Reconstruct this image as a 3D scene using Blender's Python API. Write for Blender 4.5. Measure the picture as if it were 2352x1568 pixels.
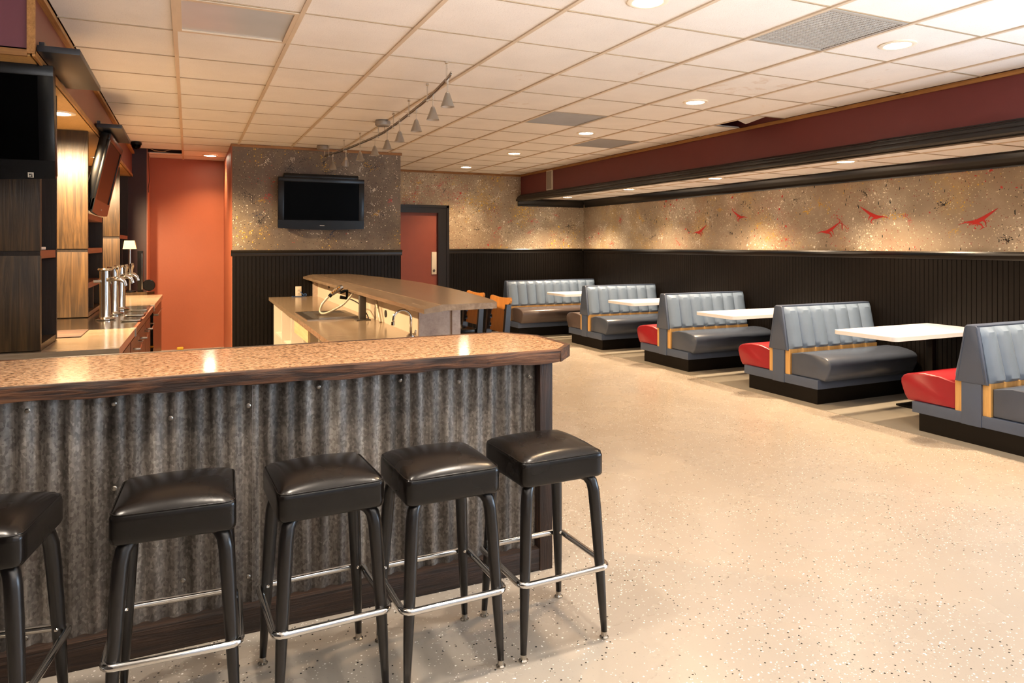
import bpy, bmesh, math, random
from mathutils import Vector, Matrix
random.seed(7)
for o in list(bpy.data.objects): bpy.data.objects.remove(o)
SC = bpy.context.scene
COL = SC.collection

# ------------------------------------------------------------------ camera, world, exposure
PXF, YAW, V0, CAMZ, CEIL = 1612.0, 0.4315, 563.5, 1.46, 2.675
cam = bpy.data.cameras.new('camera'); cam_o = bpy.data.objects.new('camera', cam); COL.objects.link(cam_o)
cam_o.location = (0, 0, CAMZ); cam_o.rotation_euler = (math.pi/2, 0, -YAW)
cam.sensor_width = 36; cam.lens = PXF/2352*36; cam.shift_y = -(784-V0)/2352; cam.clip_start = 0.05
SC.camera = cam_o
w = bpy.data.worlds.new('world'); SC.world = w; w.use_nodes = True
w.node_tree.nodes['Background'].inputs[0].default_value = (0.75, 0.85, 1.0, 1)
w.node_tree.nodes['Background'].inputs[1].default_value = 0.6
vs = SC.view_settings; vs.view_transform = 'Standard'; vs.look = 'None'; vs.gamma = 1; vs.exposure = 0.68
vs.use_curve_mapping = False
WARM = (1.0, 0.65, 0.35); WARMER = (1.0, 0.70, 0.40); NEUTRAL = (1.0, 0.86, 0.72); DAY = (0.60, 0.78, 1.0)

def area_light(name, loc, rot, sx, sy, power, col, spread=180):
    l = bpy.data.lights.new(name, 'AREA'); l.shape = 'RECTANGLE'; l.size = sx; l.size_y = sy; l.energy = power; l.color = col; l.spread = math.radians(spread)
    o = bpy.data.objects.new(name, l); o.location = loc; o.rotation_euler = rot; COL.objects.link(o); return o
# added lights aimed up to brighten the ceiling, set inside two unseen windows (added_window_1 beside, window_2 behind the camera)
area_light('side_daylight_fill', (5.16, 0.75, 1.35), (math.radians(118), 0, math.radians(78)), 2.3, 1.7, 88, DAY)  # added bluish light for the cool patch on the near ceiling
area_light('front_ceiling_fill', (1.6, -1.44, 1.35), (math.radians(138), 0, 0), 3.6, 1.7, 135, (1.0, 0.96, 0.94), 85)  # added neutral fill standing in for flash bounced off the ceiling

# ------------------------------------------------------------------ materials
def lin(c):
    if isinstance(c, str):
        c = tuple(int(c[i:i+2], 16)/255 for i in (0, 2, 4))
    return tuple((x/12.92 if x <= .04045 else ((x+.055)/1.055)**2.4) for x in c[:3]) + (1,)
class G:
    """small node-graph helper"""
    def __init__(s, name):
        s.m = bpy.data.materials.new(name); s.m.use_nodes = True
        s.t = s.m.node_tree; s.N = s.t.nodes; s.b = s.N['Principled BSDF']
        s.tc = s.N.new('ShaderNodeTexCoord')
        s.co = s.tc.outputs['Object']
    def L(s, a, b): s.t.links.new(a, b)
    def set(s, **k):
        for n, v in k.items():
            n = n.replace('_', ' ')
            i = s.b.inputs[n]
            if hasattr(v, 'links'): s.L(v, i)
            else: i.default_value = v
        return s
    def map(s, scale=(1, 1, 1), rnd=False, loc=(0, 0, 0), rot=(0, 0, 0)):
        n = s.N.new('ShaderNodeMapping'); n.inputs['Scale'].default_value = scale; n.inputs['Location'].default_value = loc
        n.inputs['Rotation'].default_value = rot
        src = s.co
        if rnd:
            oi = s.N.new('ShaderNodeObjectInfo'); mu = s.N.new('ShaderNodeVectorMath'); mu.operation = 'ADD'
            m2 = s.N.new('ShaderNodeMath'); m2.operation = 'MULTIPLY'; m2.inputs[1].default_value = 37.0
            s.L(oi.outputs['Random'], m2.inputs[0]); s.L(s.co, mu.inputs[0]); s.L(m2.outputs[0], mu.inputs[1]); src = mu.outputs[0]
        s.L(src, n.inputs[0]); return n.outputs[0]
    def noise(s, vec, scale, detail=4, rough=.55, dist=0):
        n = s.N.new('ShaderNodeTexNoise'); n.inputs['Scale'].default_value = scale; n.inputs['Detail'].default_value = detail
        n.inputs['Roughness'].default_value = rough; n.inputs['Distortion'].default_value = dist
        s.L(vec, n.inputs['Vector']); return n.outputs['Fac']
    def vor(s, vec, scale, rnd=1):
        n = s.N.new('ShaderNodeTexVoronoi'); n.inputs['Scale'].default_value = scale; n.inputs['Randomness'].default_value = rnd
        s.L(vec, n.inputs['Vector']); return n
    def ramp(s, fac, stops, interp='LINEAR'):
        n = s.N.new('ShaderNodeValToRGB'); n.color_ramp.interpolation = interp; e = n.color_ramp.elements
        while len(e) < len(stops): e.new(0.5)
        for i, (p, c) in enumerate(stops):
            e[i].position = p; e[i].color = lin(c) if not isinstance(c, (int, float)) else (c, c, c, 1)
        s.L(fac, n.inputs[0]); return n.outputs[0]
    def mix(s, fac, a, b, mode='MIX'):
        n = s.N.new('ShaderNodeMix'); n.data_type = 'RGBA'; n.blend_type = mode
        for i, v in ((0, fac), (6, a), (7, b)):
            if hasattr(v, 'links'): s.L(v, n.inputs[i])
            else: n.inputs[i].default_value = v if i == 0 else (lin(v) if not isinstance(v, tuple) or len(v) < 4 else v)
        return n.outputs[2]
    def math(s, op, a, b=0.0, c=None):
        n = s.N.new('ShaderNodeMath'); n.operation = op
        for i, v in enumerate((a, b, c)):
            if v is None: continue
            if hasattr(v, 'links'): s.L(v, n.inputs[i])
            else: n.inputs[i].default_value = v
        return n.outputs[0]
    def bump(s, h, strength=.3, dist=.01):
        n = s.N.new('ShaderNodeBump'); n.inputs['Strength'].default_value = strength; n.inputs['Distance'].default_value = dist
        s.L(h, n.inputs['Height']); s.L(n.outputs[0], s.b.inputs['Normal']); return s
def flat(name, col, rough=.5, metal=0., var=.12, vscale=6., bump=0., bscale=60., spec=.5, coat=0., rnd=True):
    g = G(name); v = g.map((1, 1, 1), rnd)
    n = g.noise(v, vscale, 5); c = lin(col)
    lo = tuple(x*(1-var) for x in c[:3])+(1,); hi = tuple(min(1, x*(1+var)) for x in c[:3])+(1,)
    g.set(Base_Color=g.mix(n, lo, hi), Roughness=rough, Metallic=metal)
    g.b.inputs['Specular IOR Level'].default_value = spec; g.b.inputs['Coat Weight'].default_value = coat; g.b.inputs['Coat Roughness'].default_value = .1
    if bump: g.bump(g.noise(v, bscale, 3), bump, .004)
    return g.m
def wood(name, stops, axis='X', rough=.55, scale=1., bump=.35):
    g = G(name); sc = {'X': (2.4, 46, 46), 'Y': (46, 2.4, 46), 'Z': (46, 46, 2.4)}[axis]
    v = g.map(tuple(x*scale for x in sc), True)
    big = g.noise(g.map((1.3, 1.3, 1.3), True), 2.2*scale, 3)
    n = g.noise(v, 1., 8, .62, 1.4); f = g.math('ADD', g.math('MULTIPLY', n, .75), g.math('MULTIPLY', big, .35))
    g.set(Base_Color=g.ramp(f, stops), Roughness=rough); g.bump(n, bump, .006); return g.m
def emit(name, col, strength):
    g = G(name); g.set(Base_Color=(1, 1, 1, 1)); g.b.inputs['Emission Color'].default_value = col+(1,); g.b.inputs['Emission Strength'].default_value = strength
    return g.m
def splatter(name, base_lo, base_hi, dens=1.0, cw=1.0):
    """sponged grey-tan wall paint with thrown dots and clouds of white, yellow, red and black paint"""
    g = G(name); co = g.map()
    c = g.ramp(g.noise(co, 2.3, 6, .6), [(.3, base_lo), (.7, base_hi)])
    c = g.mix(g.math('MULTIPLY', g.noise(co, 90, 2), .22), c, '6a5c4e')
    def clouds(seed, scale, lo, hi):
        return g.ramp(g.noise(g.map(loc=(seed, seed*1.7, seed*.6)), scale, 4, .55), [(lo, 0.), (hi, 1.)])
    def dots(seed, scale, r, keep, col, cl=None, stretch=(1, 1, 1)):
        nonlocal c
        vv = g.map(stretch, loc=(seed*3.1, seed, seed*2.3))
        wob = g.N.new('ShaderNodeVectorMath'); wob.operation = 'ADD'
        nn = g.N.new('ShaderNodeTexNoise'); nn.inputs['Scale'].default_value = scale*1.5; g.L(vv, nn.inputs['Vector'])
        sc2 = g.N.new('ShaderNodeVectorMath'); sc2.operation = 'SCALE'; sc2.inputs['Scale'].default_value = .9/scale
        g.L(nn.outputs['Color'], sc2.inputs[0]); g.L(vv, wob.inputs[0]); g.L(sc2.outputs[0], wob.inputs[1])
        vo = g.vor(wob.outputs[0], scale)
        sep = g.N.new('ShaderNodeSeparateColor'); g.L(vo.outputs['Color'], sep.inputs[0])
        rad = g.math('MULTIPLY', sep.outputs[1], r)
        m = g.math('LESS_THAN', vo.outputs['Distance'], rad)
        k = g.math('LESS_THAN', sep.outputs[0], g.math('MULTIPLY', cl, keep) if cl is not None else keep)
        c = g.mix(g.math('MULTIPLY', m, k), c, col)
    yel = clouds(3.1, 1.6, .50, .72); red = clouds(9.7, 1.9, .53, .74); wht = clouds(5.3, 1.5, .47, .7); blk = clouds(14.2, 1.8, .45, .7)
    c = g.mix(g.math('MULTIPLY', wht, .42*cw), c, 'ddd0b8'); c = g.mix(g.math('MULTIPLY', yel, .30*cw), c, 'd0a850'); c = g.mix(g.math('MULTIPLY', red, .20*cw), c, 'b0604c')
    dots(1.3, 58, .46, .55*dens, 'e6dcc6', wht); dots(2.1, 80, .46, .14*dens, 'e2d6b4'); dots(3.7, 58, .48, .65*dens, 'd9ac3a', yel)
    dots(4.9, 52, .48, .65*dens, 'b04038', red); dots(6.1, 80, .44, .12*dens, '8a4a3c'); dots(7.7, 66, .44, .13*dens, '2a241f'); dots(8.3, 56, .46, .45*dens, '221f1c', blk)
    dots(10.9, 20, .36, .45*dens, 'bd3a30', red); dots(11.9, 21, .36, .45*dens, 'dcb040', yel); dots(13.3, 23, .34, .4*dens, 'ebe2d0', wht)
    dots(15.9, 26, .36, .2*dens, '1c2420', blk, (2.6, 2.6, .7))
    g.set(Base_Color=c, Roughness=.6); g.bump(g.noise(co, 70, 3), .25, .004); return g.m

M = {}
def build_materials():
    # floor: flaked epoxy
    g = G('floor_epoxy'); co = g.map()
    base = g.ramp(g.noise(co, .55, 5, .6), [(.3, 'a0978c'), (.7, 'aca396')])
    base = g.mix(g.math('MULTIPLY', g.noise(g.map((.5, 2.2, 1), rot=(0, 0, .5)), 1.3, 6, .7), .12), base, 'a8947c')
    patch = g.ramp(g.noise(co, .9, 4, .6), [(.35, .15), (.62, 1.)])
    for scale, th, r, col, seed in ((95, .06, .36, '2c2a28', 0), (95, .06, .36, 'f0ece6', 5), (190, .07, .45, '9c958c', 9), (170, .06, .45, 'e6dfd4', 12)):
        vo = g.vor(g.map(loc=(seed, seed*1.3, 0)), scale); sep = g.N.new('ShaderNodeSeparateColor'); g.L(vo.outputs['Color'], sep.inputs[0])
        m = g.math('MULTIPLY', g.math('LESS_THAN', sep.outputs[0], g.math('MULTIPLY', patch, th)), g.math('LESS_THAN', vo.outputs['Distance'], r))
        base = g.mix(m, base, col)
    g.set(Base_Color=base, Roughness=g.ramp(g.noise(co, 2.5, 5), [(.3, .20), (.7, .32)])); g.bump(g.noise(co, 5, 4), .06, .02); M['floor'] = g.m
    M['boothfloor'] = flat('worn_grey_floor', '8d887d', .55, var=.15, vscale=4, bump=.1, bscale=80)
    # ceiling tile: fissured mineral fibre
    def tile(nm, stain):
        g = G(nm); co = g.map((1, 1, 1), True)
        c = g.ramp(g.noise(co, 3, 4), [(.3, 'e6e0d8'), (.7, 'eee8e0')])
        pits = g.ramp(g.noise(co, 170, 2, .6), [(.30, 1.), (.37, 0.)])
        c = g.mix(g.math('MULTIPLY', pits, .4), c, 'a89c8e')
        if stain:
            s = g.ramp(g.noise(g.map((1, 1, 1), True), 3.2, 5, .6, .6), [(.62, 0.), (.66, .6), (.70, .2), (.8, .35)])
            c = g.mix(g.math('MULTIPLY', s, .5), c, 'c09a6a')
        g.set(Base_Color=c, Roughness=.85); g.bump(g.noise(co, 130, 3, .7), .35, .004); return g.m
    M['tile'] = tile('ceiling_tile', False); M['tile_stain'] = tile('ceiling_tile_stained', True)
    M['tbar'] = flat('grid_bar_paint', 'd4c0a6', .45); M['tbar2'] = flat('grid_tee_paint', 'a89478', .6); M['void'] = flat('plenum_dark', '1a1613', .9)
    M['terracotta'] = flat('terracotta_paint', 'a2593c', .48, var=.08, vscale=3, bump=.15, bscale=50)
    M['maroon'] = flat('maroon_paint', '70302f', .5, var=.06, bump=.1, bscale=70); M['darkmaroon'] = flat('dark_maroon_paint', '38191a', .5, var=.06); M['plum'] = flat('plum_paint', '6c3a44', .5, var=.06)
    M['brownred'] = flat('brown_red_paint', '7a4032', .45, var=.08)
    M['mural'] = splatter('splatter_mural', '96846e', 'ab9880'); M['mural_grey'] = splatter('splatter_mural_grey', '5e5248', '726659', .75, .45)
    M['black'] = flat('black_satin_paint', '0b0705', .5, var=.25, vscale=12, bump=.12, bscale=40, spec=.2)
    M['blackmould'] = flat('black_moulding_paint', '14100d', .3, var=.2, vscale=9)
    M['whitewall'] = flat('plain_wall_paint', 'cfc6ba', .6)
    M['trimwood'] = wood('trim_pine', [(.3, '7a4d22'), (.7, 'b88448')], 'Y', .5, 1.2, .15); M['trimwood_x'] = wood('trim_pine_x', [(.3, '6b4420'), (.7, 'a8763e')], 'X', .5, 1.2, .15)
    M['barn_x'] = wood('barn_wood_x', [(.34, '110b07'), (.48, '2e1c12'), (.60, '5e3a22'), (.8, '8a6444')], 'X', .6, 1., .9)
    M['barn_z'] = wood('barn_wood_z', [(.36, '110b08'), (.56, '2c1c13'), (.74, '50321f'), (.88, '6c5038')], 'Z', .6, 1., .7)
    M['barn_dark'] = wood('dark_kickboard', [(.34, '0e0906'), (.5, '20140d'), (.66, '382417'), (.85, '4e3826')], 'X', .6, 1., .8)
    M['panel_wood'] = wood('stained_plank', [(.34, '21170d'), (.5, '392916'), (.64, '553e23'), (.85, '765a33')], 'Z', .42, .6, .3)
    M['darkwood'] = wood('dark_shelf_wood', [(.3, '0f0b08'), (.7, '2b1d13')], 'Z', .5, .8, .2)
    M['redshelf'] = wood('red_stained_edge', [(.3, '5a2a18'), (.7, '8a4a30')], 'Y', .45, 1., .1)
    M['ply'] = wood('yellow_plywood', [(.3, 'b0854a'), (.7, 'd0a768')], 'Z', .5, .8, .1)
    M['rawpine'] = wood('raw_pine', [(.3, 'c8a876'), (.7, 'e0c698')], 'Y', .6, .8, .1)
    M['chairwood'] = wood('honey_wood', [(.3, 'a85f1e'), (.7, 'd08a3c')], 'Z', .35, .7, .08)
    # corrugated galvanised steel, weathered in vertical streaks
    g = G('galvanised'); v = g.map((16, 16, .9), True); st = g.noise(v, 1., 6, .6, .3)
    sp = g.vor(g.map((1, 1, .7), True), 130); spc = g.N.new('ShaderNodeSeparateColor'); g.L(sp.outputs['Color'], spc.inputs[0])
    c = g.ramp(g.math('ADD', g.math('MULTIPLY', st, .85), g.math('MULTIPLY', spc.outputs[0], .12)), [(.28, '2a2622'), (.42, '524c46'), (.56, '7f7871'), (.70, 'b4ada3')])
    c = g.mix(g.ramp(g.noise(g.map((9, 9, 1.2), False, (4, 4, 4)), 1., 5), [(.58, 0.), (.78, .35)]), c, '6b4a30')
    g.set(Base_Color=c, Metallic=.35, Roughness=.5); M['galv'] = g.m
    # laminate tops
    g = G('bar_laminate'); v = g.map((40, 115, 115)); n = g.noise(v, 1.5, 4, .65, .4)
    c = g.ramp(n, [(.36, '4a2a16'), (.43, '94653f'), (.49, 'cc9c72'), (.56, 'e0b892'), (.66, 'e8c8a6')])
    g.set(Base_Color=c, Roughness=.14); g.b.inputs['Coat Weight'].default_value = .5; g.b.inputs['Coat Roughness'].default_value = .08
    M['barlam'] = g.m
    g = G('stone_laminate'); v = g.map((30, 3.2, 30)); n = g.noise(v, 1., 6, .6, .4)
    c = g.ramp(n, [(.3, '73604e'), (.5, '84705c'), (.7, '94806c')]); g.set(Base_Color=c, Roughness=.22); g.bump(n, .03, .002); M['stonelam'] = g.m
    g = G('stone_laminate_across'); v = g.map((3.2, 30, 30)); n = g.noise(v, 1., 6, .6, .4)
    c = g.ramp(n, [(.3, '8a7660'), (.5, '9c8870'), (.7, 'aa9682')]); g.set(Base_Color=c, Roughness=.16); M['stonelam_x'] = g.m
    g = G('mottled_laminate'); n = g.noise(g.map(), 14, 6, .7); c = g.ramp(n, [(.3, 'a08a7c'), (.5, 'b8a292'), (.7, 'c8b6a6')]); g.set(Base_Color=c, Roughness=.35); M['mottled'] = g.m
    M['cream'] = flat('cream_melamine', 'd8c8b2', .4, var=.05); M['white_mel'] = flat('white_melamine', 'e6dccc', .4, var=.04)
    M['white_lam'] = flat('white_table_laminate', 'd6d9e0', .3, var=.03, spec=.5)
    M['vinyl_back'] = flat('blue_grey_vinyl', '6e8199', .36, var=.12, vscale=9, bump=.12, bscale=220)
    M['vinyl_panel'] = flat('slate_vinyl', '445168', .42, var=.10, vscale=7, bump=.15, bscale=240)
    M['vinyl_seat'] = flat('slate_seat_vinyl', '434c5c', .27, var=.10, vscale=7, bump=.1, bscale=200)
    M['vinyl_brown'] = flat('taupe_seat_vinyl', '544a48', .27, var=.1, vscale=7, bump=.1, bscale=200)
    M['vinyl_red'] = flat('red_seat_vinyl', '8e1d26', .3, var=.10, vscale=7, bump=.1, bscale=200)
    g = G('black_leather'); v = g.map((1, 1, 1), True); cr = g.noise(v, 26, 6, .65, 1.2)
    g.set(Base_Color=g.ramp(g.noise(v, 9, 5), [(.3, '0e0b0a'), (.7, '15110e')]), Roughness=g.ramp(g.noise(v, 5, 3), [(.3, .22), (.7, .29)])); g.bump(g.noise(v, 90, 3), .04, .002); g.b.inputs['Specular IOR Level'].default_value = .4; M['leather'] = g.m
    M['blacksteel'] = flat('black_enamel_steel', '15110f', .3, var=.25, vscale=14, spec=.6)
    M['chrome'] = flat('chrome', 'd8d6d2', .12, 1., var=.08, vscale=20); M['chrome_worn'] = flat('worn_chrome', 'b8b2a8', .2, 1., var=.25, vscale=40)
    M['countersteel'] = flat('polished_counter_steel', 'c0b8ac', .17, 1., var=.1, vscale=8); M['steel'] = flat('brushed_steel', 'a39c92', .3, 1., var=.12, vscale=10); M['darksteel'] = flat('grey_painted_steel', '55504b', .5, .3)
    M['brass'] = flat('brass', 'c9963c', .25, 1.)
    M['plastic'] = flat('black_plastic', '0a0a0b', .25, var=.2, spec=.3); M['doorred'] = flat('door_red_paint', '83402f', .45, var=.08); M['screen'] = flat('black_screen', '010101', .25, var=.1, spec=.04)
    M['plate'] = flat('ivory_plate', 'd9cfbe', .4, var=.04); M['silver'] = flat('silver_plastic', '9a948c', .4, .4)
    M['grille'] = flat('grille_metal', 'a9a298', .55, var=.18, vscale=3); M['dust'] = flat('dusty_grille', '9b9186', .7, var=.25, vscale=4)
    M['diffuser'] = flat('acrylic_diffuser', 'c4c6c6', .25, var=.12, vscale=3)
    M['blueblack'] = flat('blue_black_board', '22262e', .35, var=.12)
    M['redpaint'] = flat('red_paint_drip', 'c0302a', .4, var=.1); M['cable'] = flat('cable_rubber', '1a1512', .5); M['tancable'] = flat('tan_cable', 'b89468', .5)
    M['hose'] = flat('braided_hose', 'c9bda8', .3, .5, bump=.5, bscale=400); M['blue'] = flat('blue_plastic', '2a4a78', .4); M['sponge'] = flat('yellow_sponge', 'd8b23a', .8, bump=.5)
    M['shade'] = flat('fabric_lamp_shade', 'c8b48c', .7)
    g = G('frosted_glass'); n = g.noise(g.map(), 30, 3)
    g.set(Base_Color=lin('cfc6b8'), Roughness=.3, Transmission_Weight=.75); g.b.inputs['Specular IOR Level'].default_value = .5; M['frost'] = g.m
    g = G('window_glass'); g.set(Base_Color=(1, 1, 1, 1), Roughness=.02, Transmission_Weight=1.0); M['glass'] = g.m
    M['lens'] = emit('lamp_lens', (1.0, .88, .68), 40.0); M['glow'] = flat('baffle_white', 'efe2cc', .5)
build_materials()

# ------------------------------------------------------------------ geometry helpers
def new(): return bmesh.new()
def box(bm, x0, x1, y0, y1, z0, z1, bev=0, seg=2):
    r = bmesh.ops.create_cube(bm, size=1.0); vs_ = r['verts']
    for v in vs_: v.co = Vector(((x0+x1)/2+v.co.x*(x1-x0), (y0+y1)/2+v.co.y*(y1-y0), (z0+z1)/2+v.co.z*(z1-z0)))
    if bev:
        es = list({e for v in vs_ for e in v.link_edges})
        bmesh.ops.bevel(bm, geom=es, offset=bev, segments=seg, profile=.6, affect='EDGES')
    return bm
def prism(bm, pts, ax, a0, a1, inset=0):
    """extrude a closed 2-D outline along axis ax ('X': pts=(y,z); 'Y': pts=(x,z); 'Z': pts=(x,y))"""
    def P(p, a): return {'X': (a, p[0], p[1]), 'Y': (p[0], a, p[1]), 'Z': (p[0], p[1], a)}[ax]
    secs = [(a0, 0), (a1, 0)]
    if inset:
        d = inset; s = 1 if a1 > a0 else -1
        secs = [(a0, d), (a0+s*d*.4, d*.3), (a0+s*d, 0), (a1-s*d, 0), (a1-s*d*.4, d*.3), (a1, d)]
    cx = sum(p[0] for p in pts)/len(pts); cy = sum(p[1] for p in pts)/len(pts)
    rings = []
    for a, d in secs:
        ring = []
        for p in pts:
            dx, dy = p[0]-cx, p[1]-cy; l = math.hypot(dx, dy) or 1
            k = max(0, 1-d/l); ring.append(bm.verts.new(P((cx+dx*k, cy+dy*k), a)))
        rings.append(ring)
    n = len(pts)
    for A, B in zip(rings, rings[1:]):
        for i in range(n): bm.faces.new((A[i], A[(i+1) % n], B[(i+1) % n], B[i]))
    bm.faces.new(rings[0][::-1]); bm.faces.new(rings[-1])
    bmesh.ops.recalc_face_normals(bm, faces=bm.faces[:]); return bm
def tube(bm, pts, r, seg=10, cap=True):
    pts = [Vector(p) for p in pts]; n = len(pts); rs = r if isinstance(r, (list, tuple)) else [r]*n
    t0 = (pts[1]-pts[0]).normalized(); up = Vector((0, 0, 1)) if abs(t0.z) < .9 else Vector((1, 0, 0))
    nx = t0.cross(up).normalized(); rings = []
    for i, p in enumerate(pts):
        t = ((pts[min(i+1, n-1)]-p).normalized()+(p-pts[max(i-1, 0)]).normalized())
        t = t.normalized() if t.length > 1e-6 else t0
        nx = (nx-t*nx.dot(t)).normalized(); ny = t.cross(nx)
        rings.append([bm.verts.new(p+(nx*math.cos(a)+ny*math.sin(a))*rs[i]) for a in [2*math.pi*k/seg for k in range(seg)]])
    for A, B in zip(rings, rings[1:]):
        for i in range(seg): bm.faces.new((A[i], A[(i+1) % seg], B[(i+1) % seg], B[i]))
    if cap: bm.faces.new(rings[0][::-1]); bm.faces.new(rings[-1])
    return bm
def ring_tube(bm, pts, r, seg=8):
    pts = [Vector(p) for p in pts]; n = len(pts); rings = []
    for i, p in enumerate(pts):
        t = (pts[(i+1) % n]-pts[i-1]).normalized(); nx = t.cross(Vector((0, 0, 1))).normalized(); ny = t.cross(nx)
        rings.append([bm.verts.new(p+(nx*math.cos(a)+ny*math.sin(a))*r) for a in [2*math.pi*k/seg for k in range(seg)]])
    for k in range(n):
        A, B = rings[k], rings[(k+1) % n]
        for i in range(seg): bm.faces.new((A[i], A[(i+1) % seg], B[(i+1) % seg], B[i]))
    return bm
def lathe(bm, prof, c=(0, 0, 0), seg=24, closed=True):
    rings = []
    for r, z in prof:
        rings.append([bm.verts.new((c[0]+r*math.cos(2*math.pi*k/seg), c[1]+r*math.sin(2*math.pi*k/seg), c[2]+z)) for k in range(seg)])
    for A, B in zip(rings, rings[1:]):
        for i in range(seg): bm.faces.new((A[i], A[(i+1) % seg], B[(i+1) % seg], B[i]))
    if closed: bm.faces.new(rings[0][::-1]); bm.faces.new(rings[-1])
    bmesh.ops.recalc_face_normals(bm, faces=bm.faces[:]); return bm
def rbox(bm, c, s, r, n=9, crown=0., taper=0.):
    """soft cushion: rounded box with a crowned top"""
    hx, hy, hz = s[0]/2, s[1]/2, s[2]/2; cache = {}
    def V(p):
        q = Vector((max(-hx+r, min(hx-r, p[0])), max(-hy+r, min(hy-r, p[1])), max(-hz+r, min(hz-r, p[2]))))
        d = Vector(p)-q
        if d.length > 1e-9: q = q+d.normalized()*r
        k = max(0, (1-(p[0]/hx)**2))*max(0, (1-(p[1]/hy)**2))
        if p[2] > hz*.5: q.z += crown*k**.7
        if taper:
            f = 1-taper*(.5-q.z/(2*hz)); q.x *= f; q.y *= f
        key = tuple(round(x, 5) for x in q)
        if key not in cache: cache[key] = bm.verts.new((c[0]+q.x, c[1]+q.y, c[2]+q.z))
        return cache[key]
    def g(i, h): # denser near the rounded edges
        t = i/n*2-1; return h*math.copysign(abs(t)**.75, t)
    for ax in range(3):
        for sg in (-1, 1):
            H = (hx, hy, hz); a, b = [k for k in range(3) if k != ax]
            for i in range(n):
                for j in range(n):
                    q = []
                    for (u, v) in ((i, j), (i+1, j), (i+1, j+1), (i, j+1)):
                        p = [0, 0, 0]; p[ax] = sg*H[ax]; p[a] = g(u, H[a]); p[b] = g(v, H[b]); q.append(V(p))
                    q = list(dict.fromkeys(q))
                    if len(q) >= 3:
                        try: bm.faces.new(q)
                        except ValueError: pass
    bmesh.ops.recalc_face_normals(bm, faces=bm.faces[:]); return bm
def obj(name, bm, mat, parent=None, smooth=False, local=False):
    me = bpy.data.meshes.new(name)
    if parent is not None and not local:
        q = parent; off = Vector((0, 0, 0))
        while q is not None: off += q.location; q = q.parent
        for v in bm.verts: v.co -= off
    bm.to_mesh(me); bm.free(); me.materials.append(M[mat])
    o = bpy.data.objects.new(name, me); COL.objects.link(o); o.parent = parent
    if smooth:
        for p in me.polygons: p.use_smooth = True
        if smooth != 'all':
            me.set_sharp_from_angle(angle=math.radians(35))
    return o
def tag(o, label, cat, group=None):
    o['label'] = label; o['category'] = cat
    if group: o['group'] = group
    return o
def thing(name, label, cat, loc=(0, 0, 0), rz=0, group=None):
    o = bpy.data.objects.new(name, None); COL.objects.link(o); o.empty_display_size = .1
    o.location = loc; o.rotation_euler = (0, 0, rz); return tag(o, label, cat, group)
def struct(name, bm, mat, parent=None, smooth=False):
    o = obj(name, bm, mat, parent, smooth)
    if parent is None: o['kind'] = 'structure'
    return o
def part(name, mat, parent, *a, smooth=False, local=False, bev=0, **k):
    return obj(name, box(new(), *a, bev=bev), mat, parent, smooth or bool(bev), local)
def dup(root, loc, rz, label, group=None):
    def cp(o, par):
        c = o.copy(); COL.objects.link(c); c.parent = par
        for ch in o.children: cp(ch, c)
        return c
    r = cp(root, None); r.location = loc; r.rotation_euler = (0, 0, rz); r['label'] = label
    if group: r['group'] = group
    return r

# ------------------------------------------------------------------ the room shell
XL, XR, YB, YF, XB = -1.75, 6.45, 10.93, -1.5, 5.2      # left wall, right wall, back wall, front wall, beam face
AZ = 2.265                                              # alcove ceiling
struct('floor', box(new(), XL-.1, XR+.1, YF-.1, YB+.1, -.1, 0), 'floor')
obj('booth_floor', box(new(), 5.10, XR, 2.1, YB, 0, .004), 'boothfloor', bpy.data.objects['floor'])
bmf = new(); box(bmf, XL, XR, YF, YB, 2.98, 3.03); ceiling = struct('ceiling', bmf, 'void')
# left wall, front wall with window_2, right walls, the near one set inward to carry added_window_1
struct('wall_left', box(new(), XL-.1, XL, YF-.1, YB+.1, 0, 3.0), 'darkwood')
b = new(); box(b, XL, -.3, YF-.1, YF, 0, 3); box(b, 3.5, 5.35, YF-.1, YF, 0, 3); box(b, -.3, 3.5, YF-.1, YF, 0, .45); box(b, -.3, 3.5, YF-.1, YF, 2.3, 3)
struct('wall_front', b, 'whitewall')
b = new(); box(b, 5.25, 5.35, YF, -.45, 0, 3); box(b, 5.25, 5.35, 1.95, 2.1, 0, 3); box(b, 5.25, 5.35, -.45, 1.95, 0, .45); box(b, 5.25, 5.35, -.45, 1.95, 2.3, 3)
struct('wall_right_front', b, 'whitewall')
struct('wall_alcove_end', box(new(), 5.35, XR+.1, 2.0, 2.1, 0, 3), 'mural')
wall_right = struct('wall_right', box(new(), XR, XR+.1, 2.1, YB+.1, 0, 3), 'mural')
def window(name, x0, x1, y0, y1, z0, z1):
    b = new(); t = .05
    if x1-x0 > y1-y0:
        for a in (x0, (x0+x1)/2-t/2, x1-t): box(b, a, a+t, y0, y1, z0, z1)
        box(b, x0, x1, y0, y1, z0, z0+t); box(b, x0, x1, y0, y1, z1-t, z1)
    else:
        for a in (y0, (y0+y1)/2-t/2, y1-t): box(b, x0, x1, a, a+t, z0, z1)
        box(b, x0, x1, y0, y1, z0, z0+t); box(b, x0, x1, y0, y1, z1-t, z1)
    o = struct(name, b, 'darksteel')
    g = new(); mx, my = (x0+x1)/2, (y0+y1)/2
    if x1-x0 > y1-y0: box(g, x0, x1, my-.004, my+.004, z0, z1)
    else: box(g, mx-.004, mx+.004, y0, y1, z0, z1)
    obj('pane', g, 'glass', o)
window('added_window_1', 5.26, 5.34, -.45, 1.95, .45, 2.3)  # unseen window, added beside the camera to light the near ceiling
window('window_2', -.3, 3.5, -1.59, -1.51, .45, 2.3)
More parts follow.
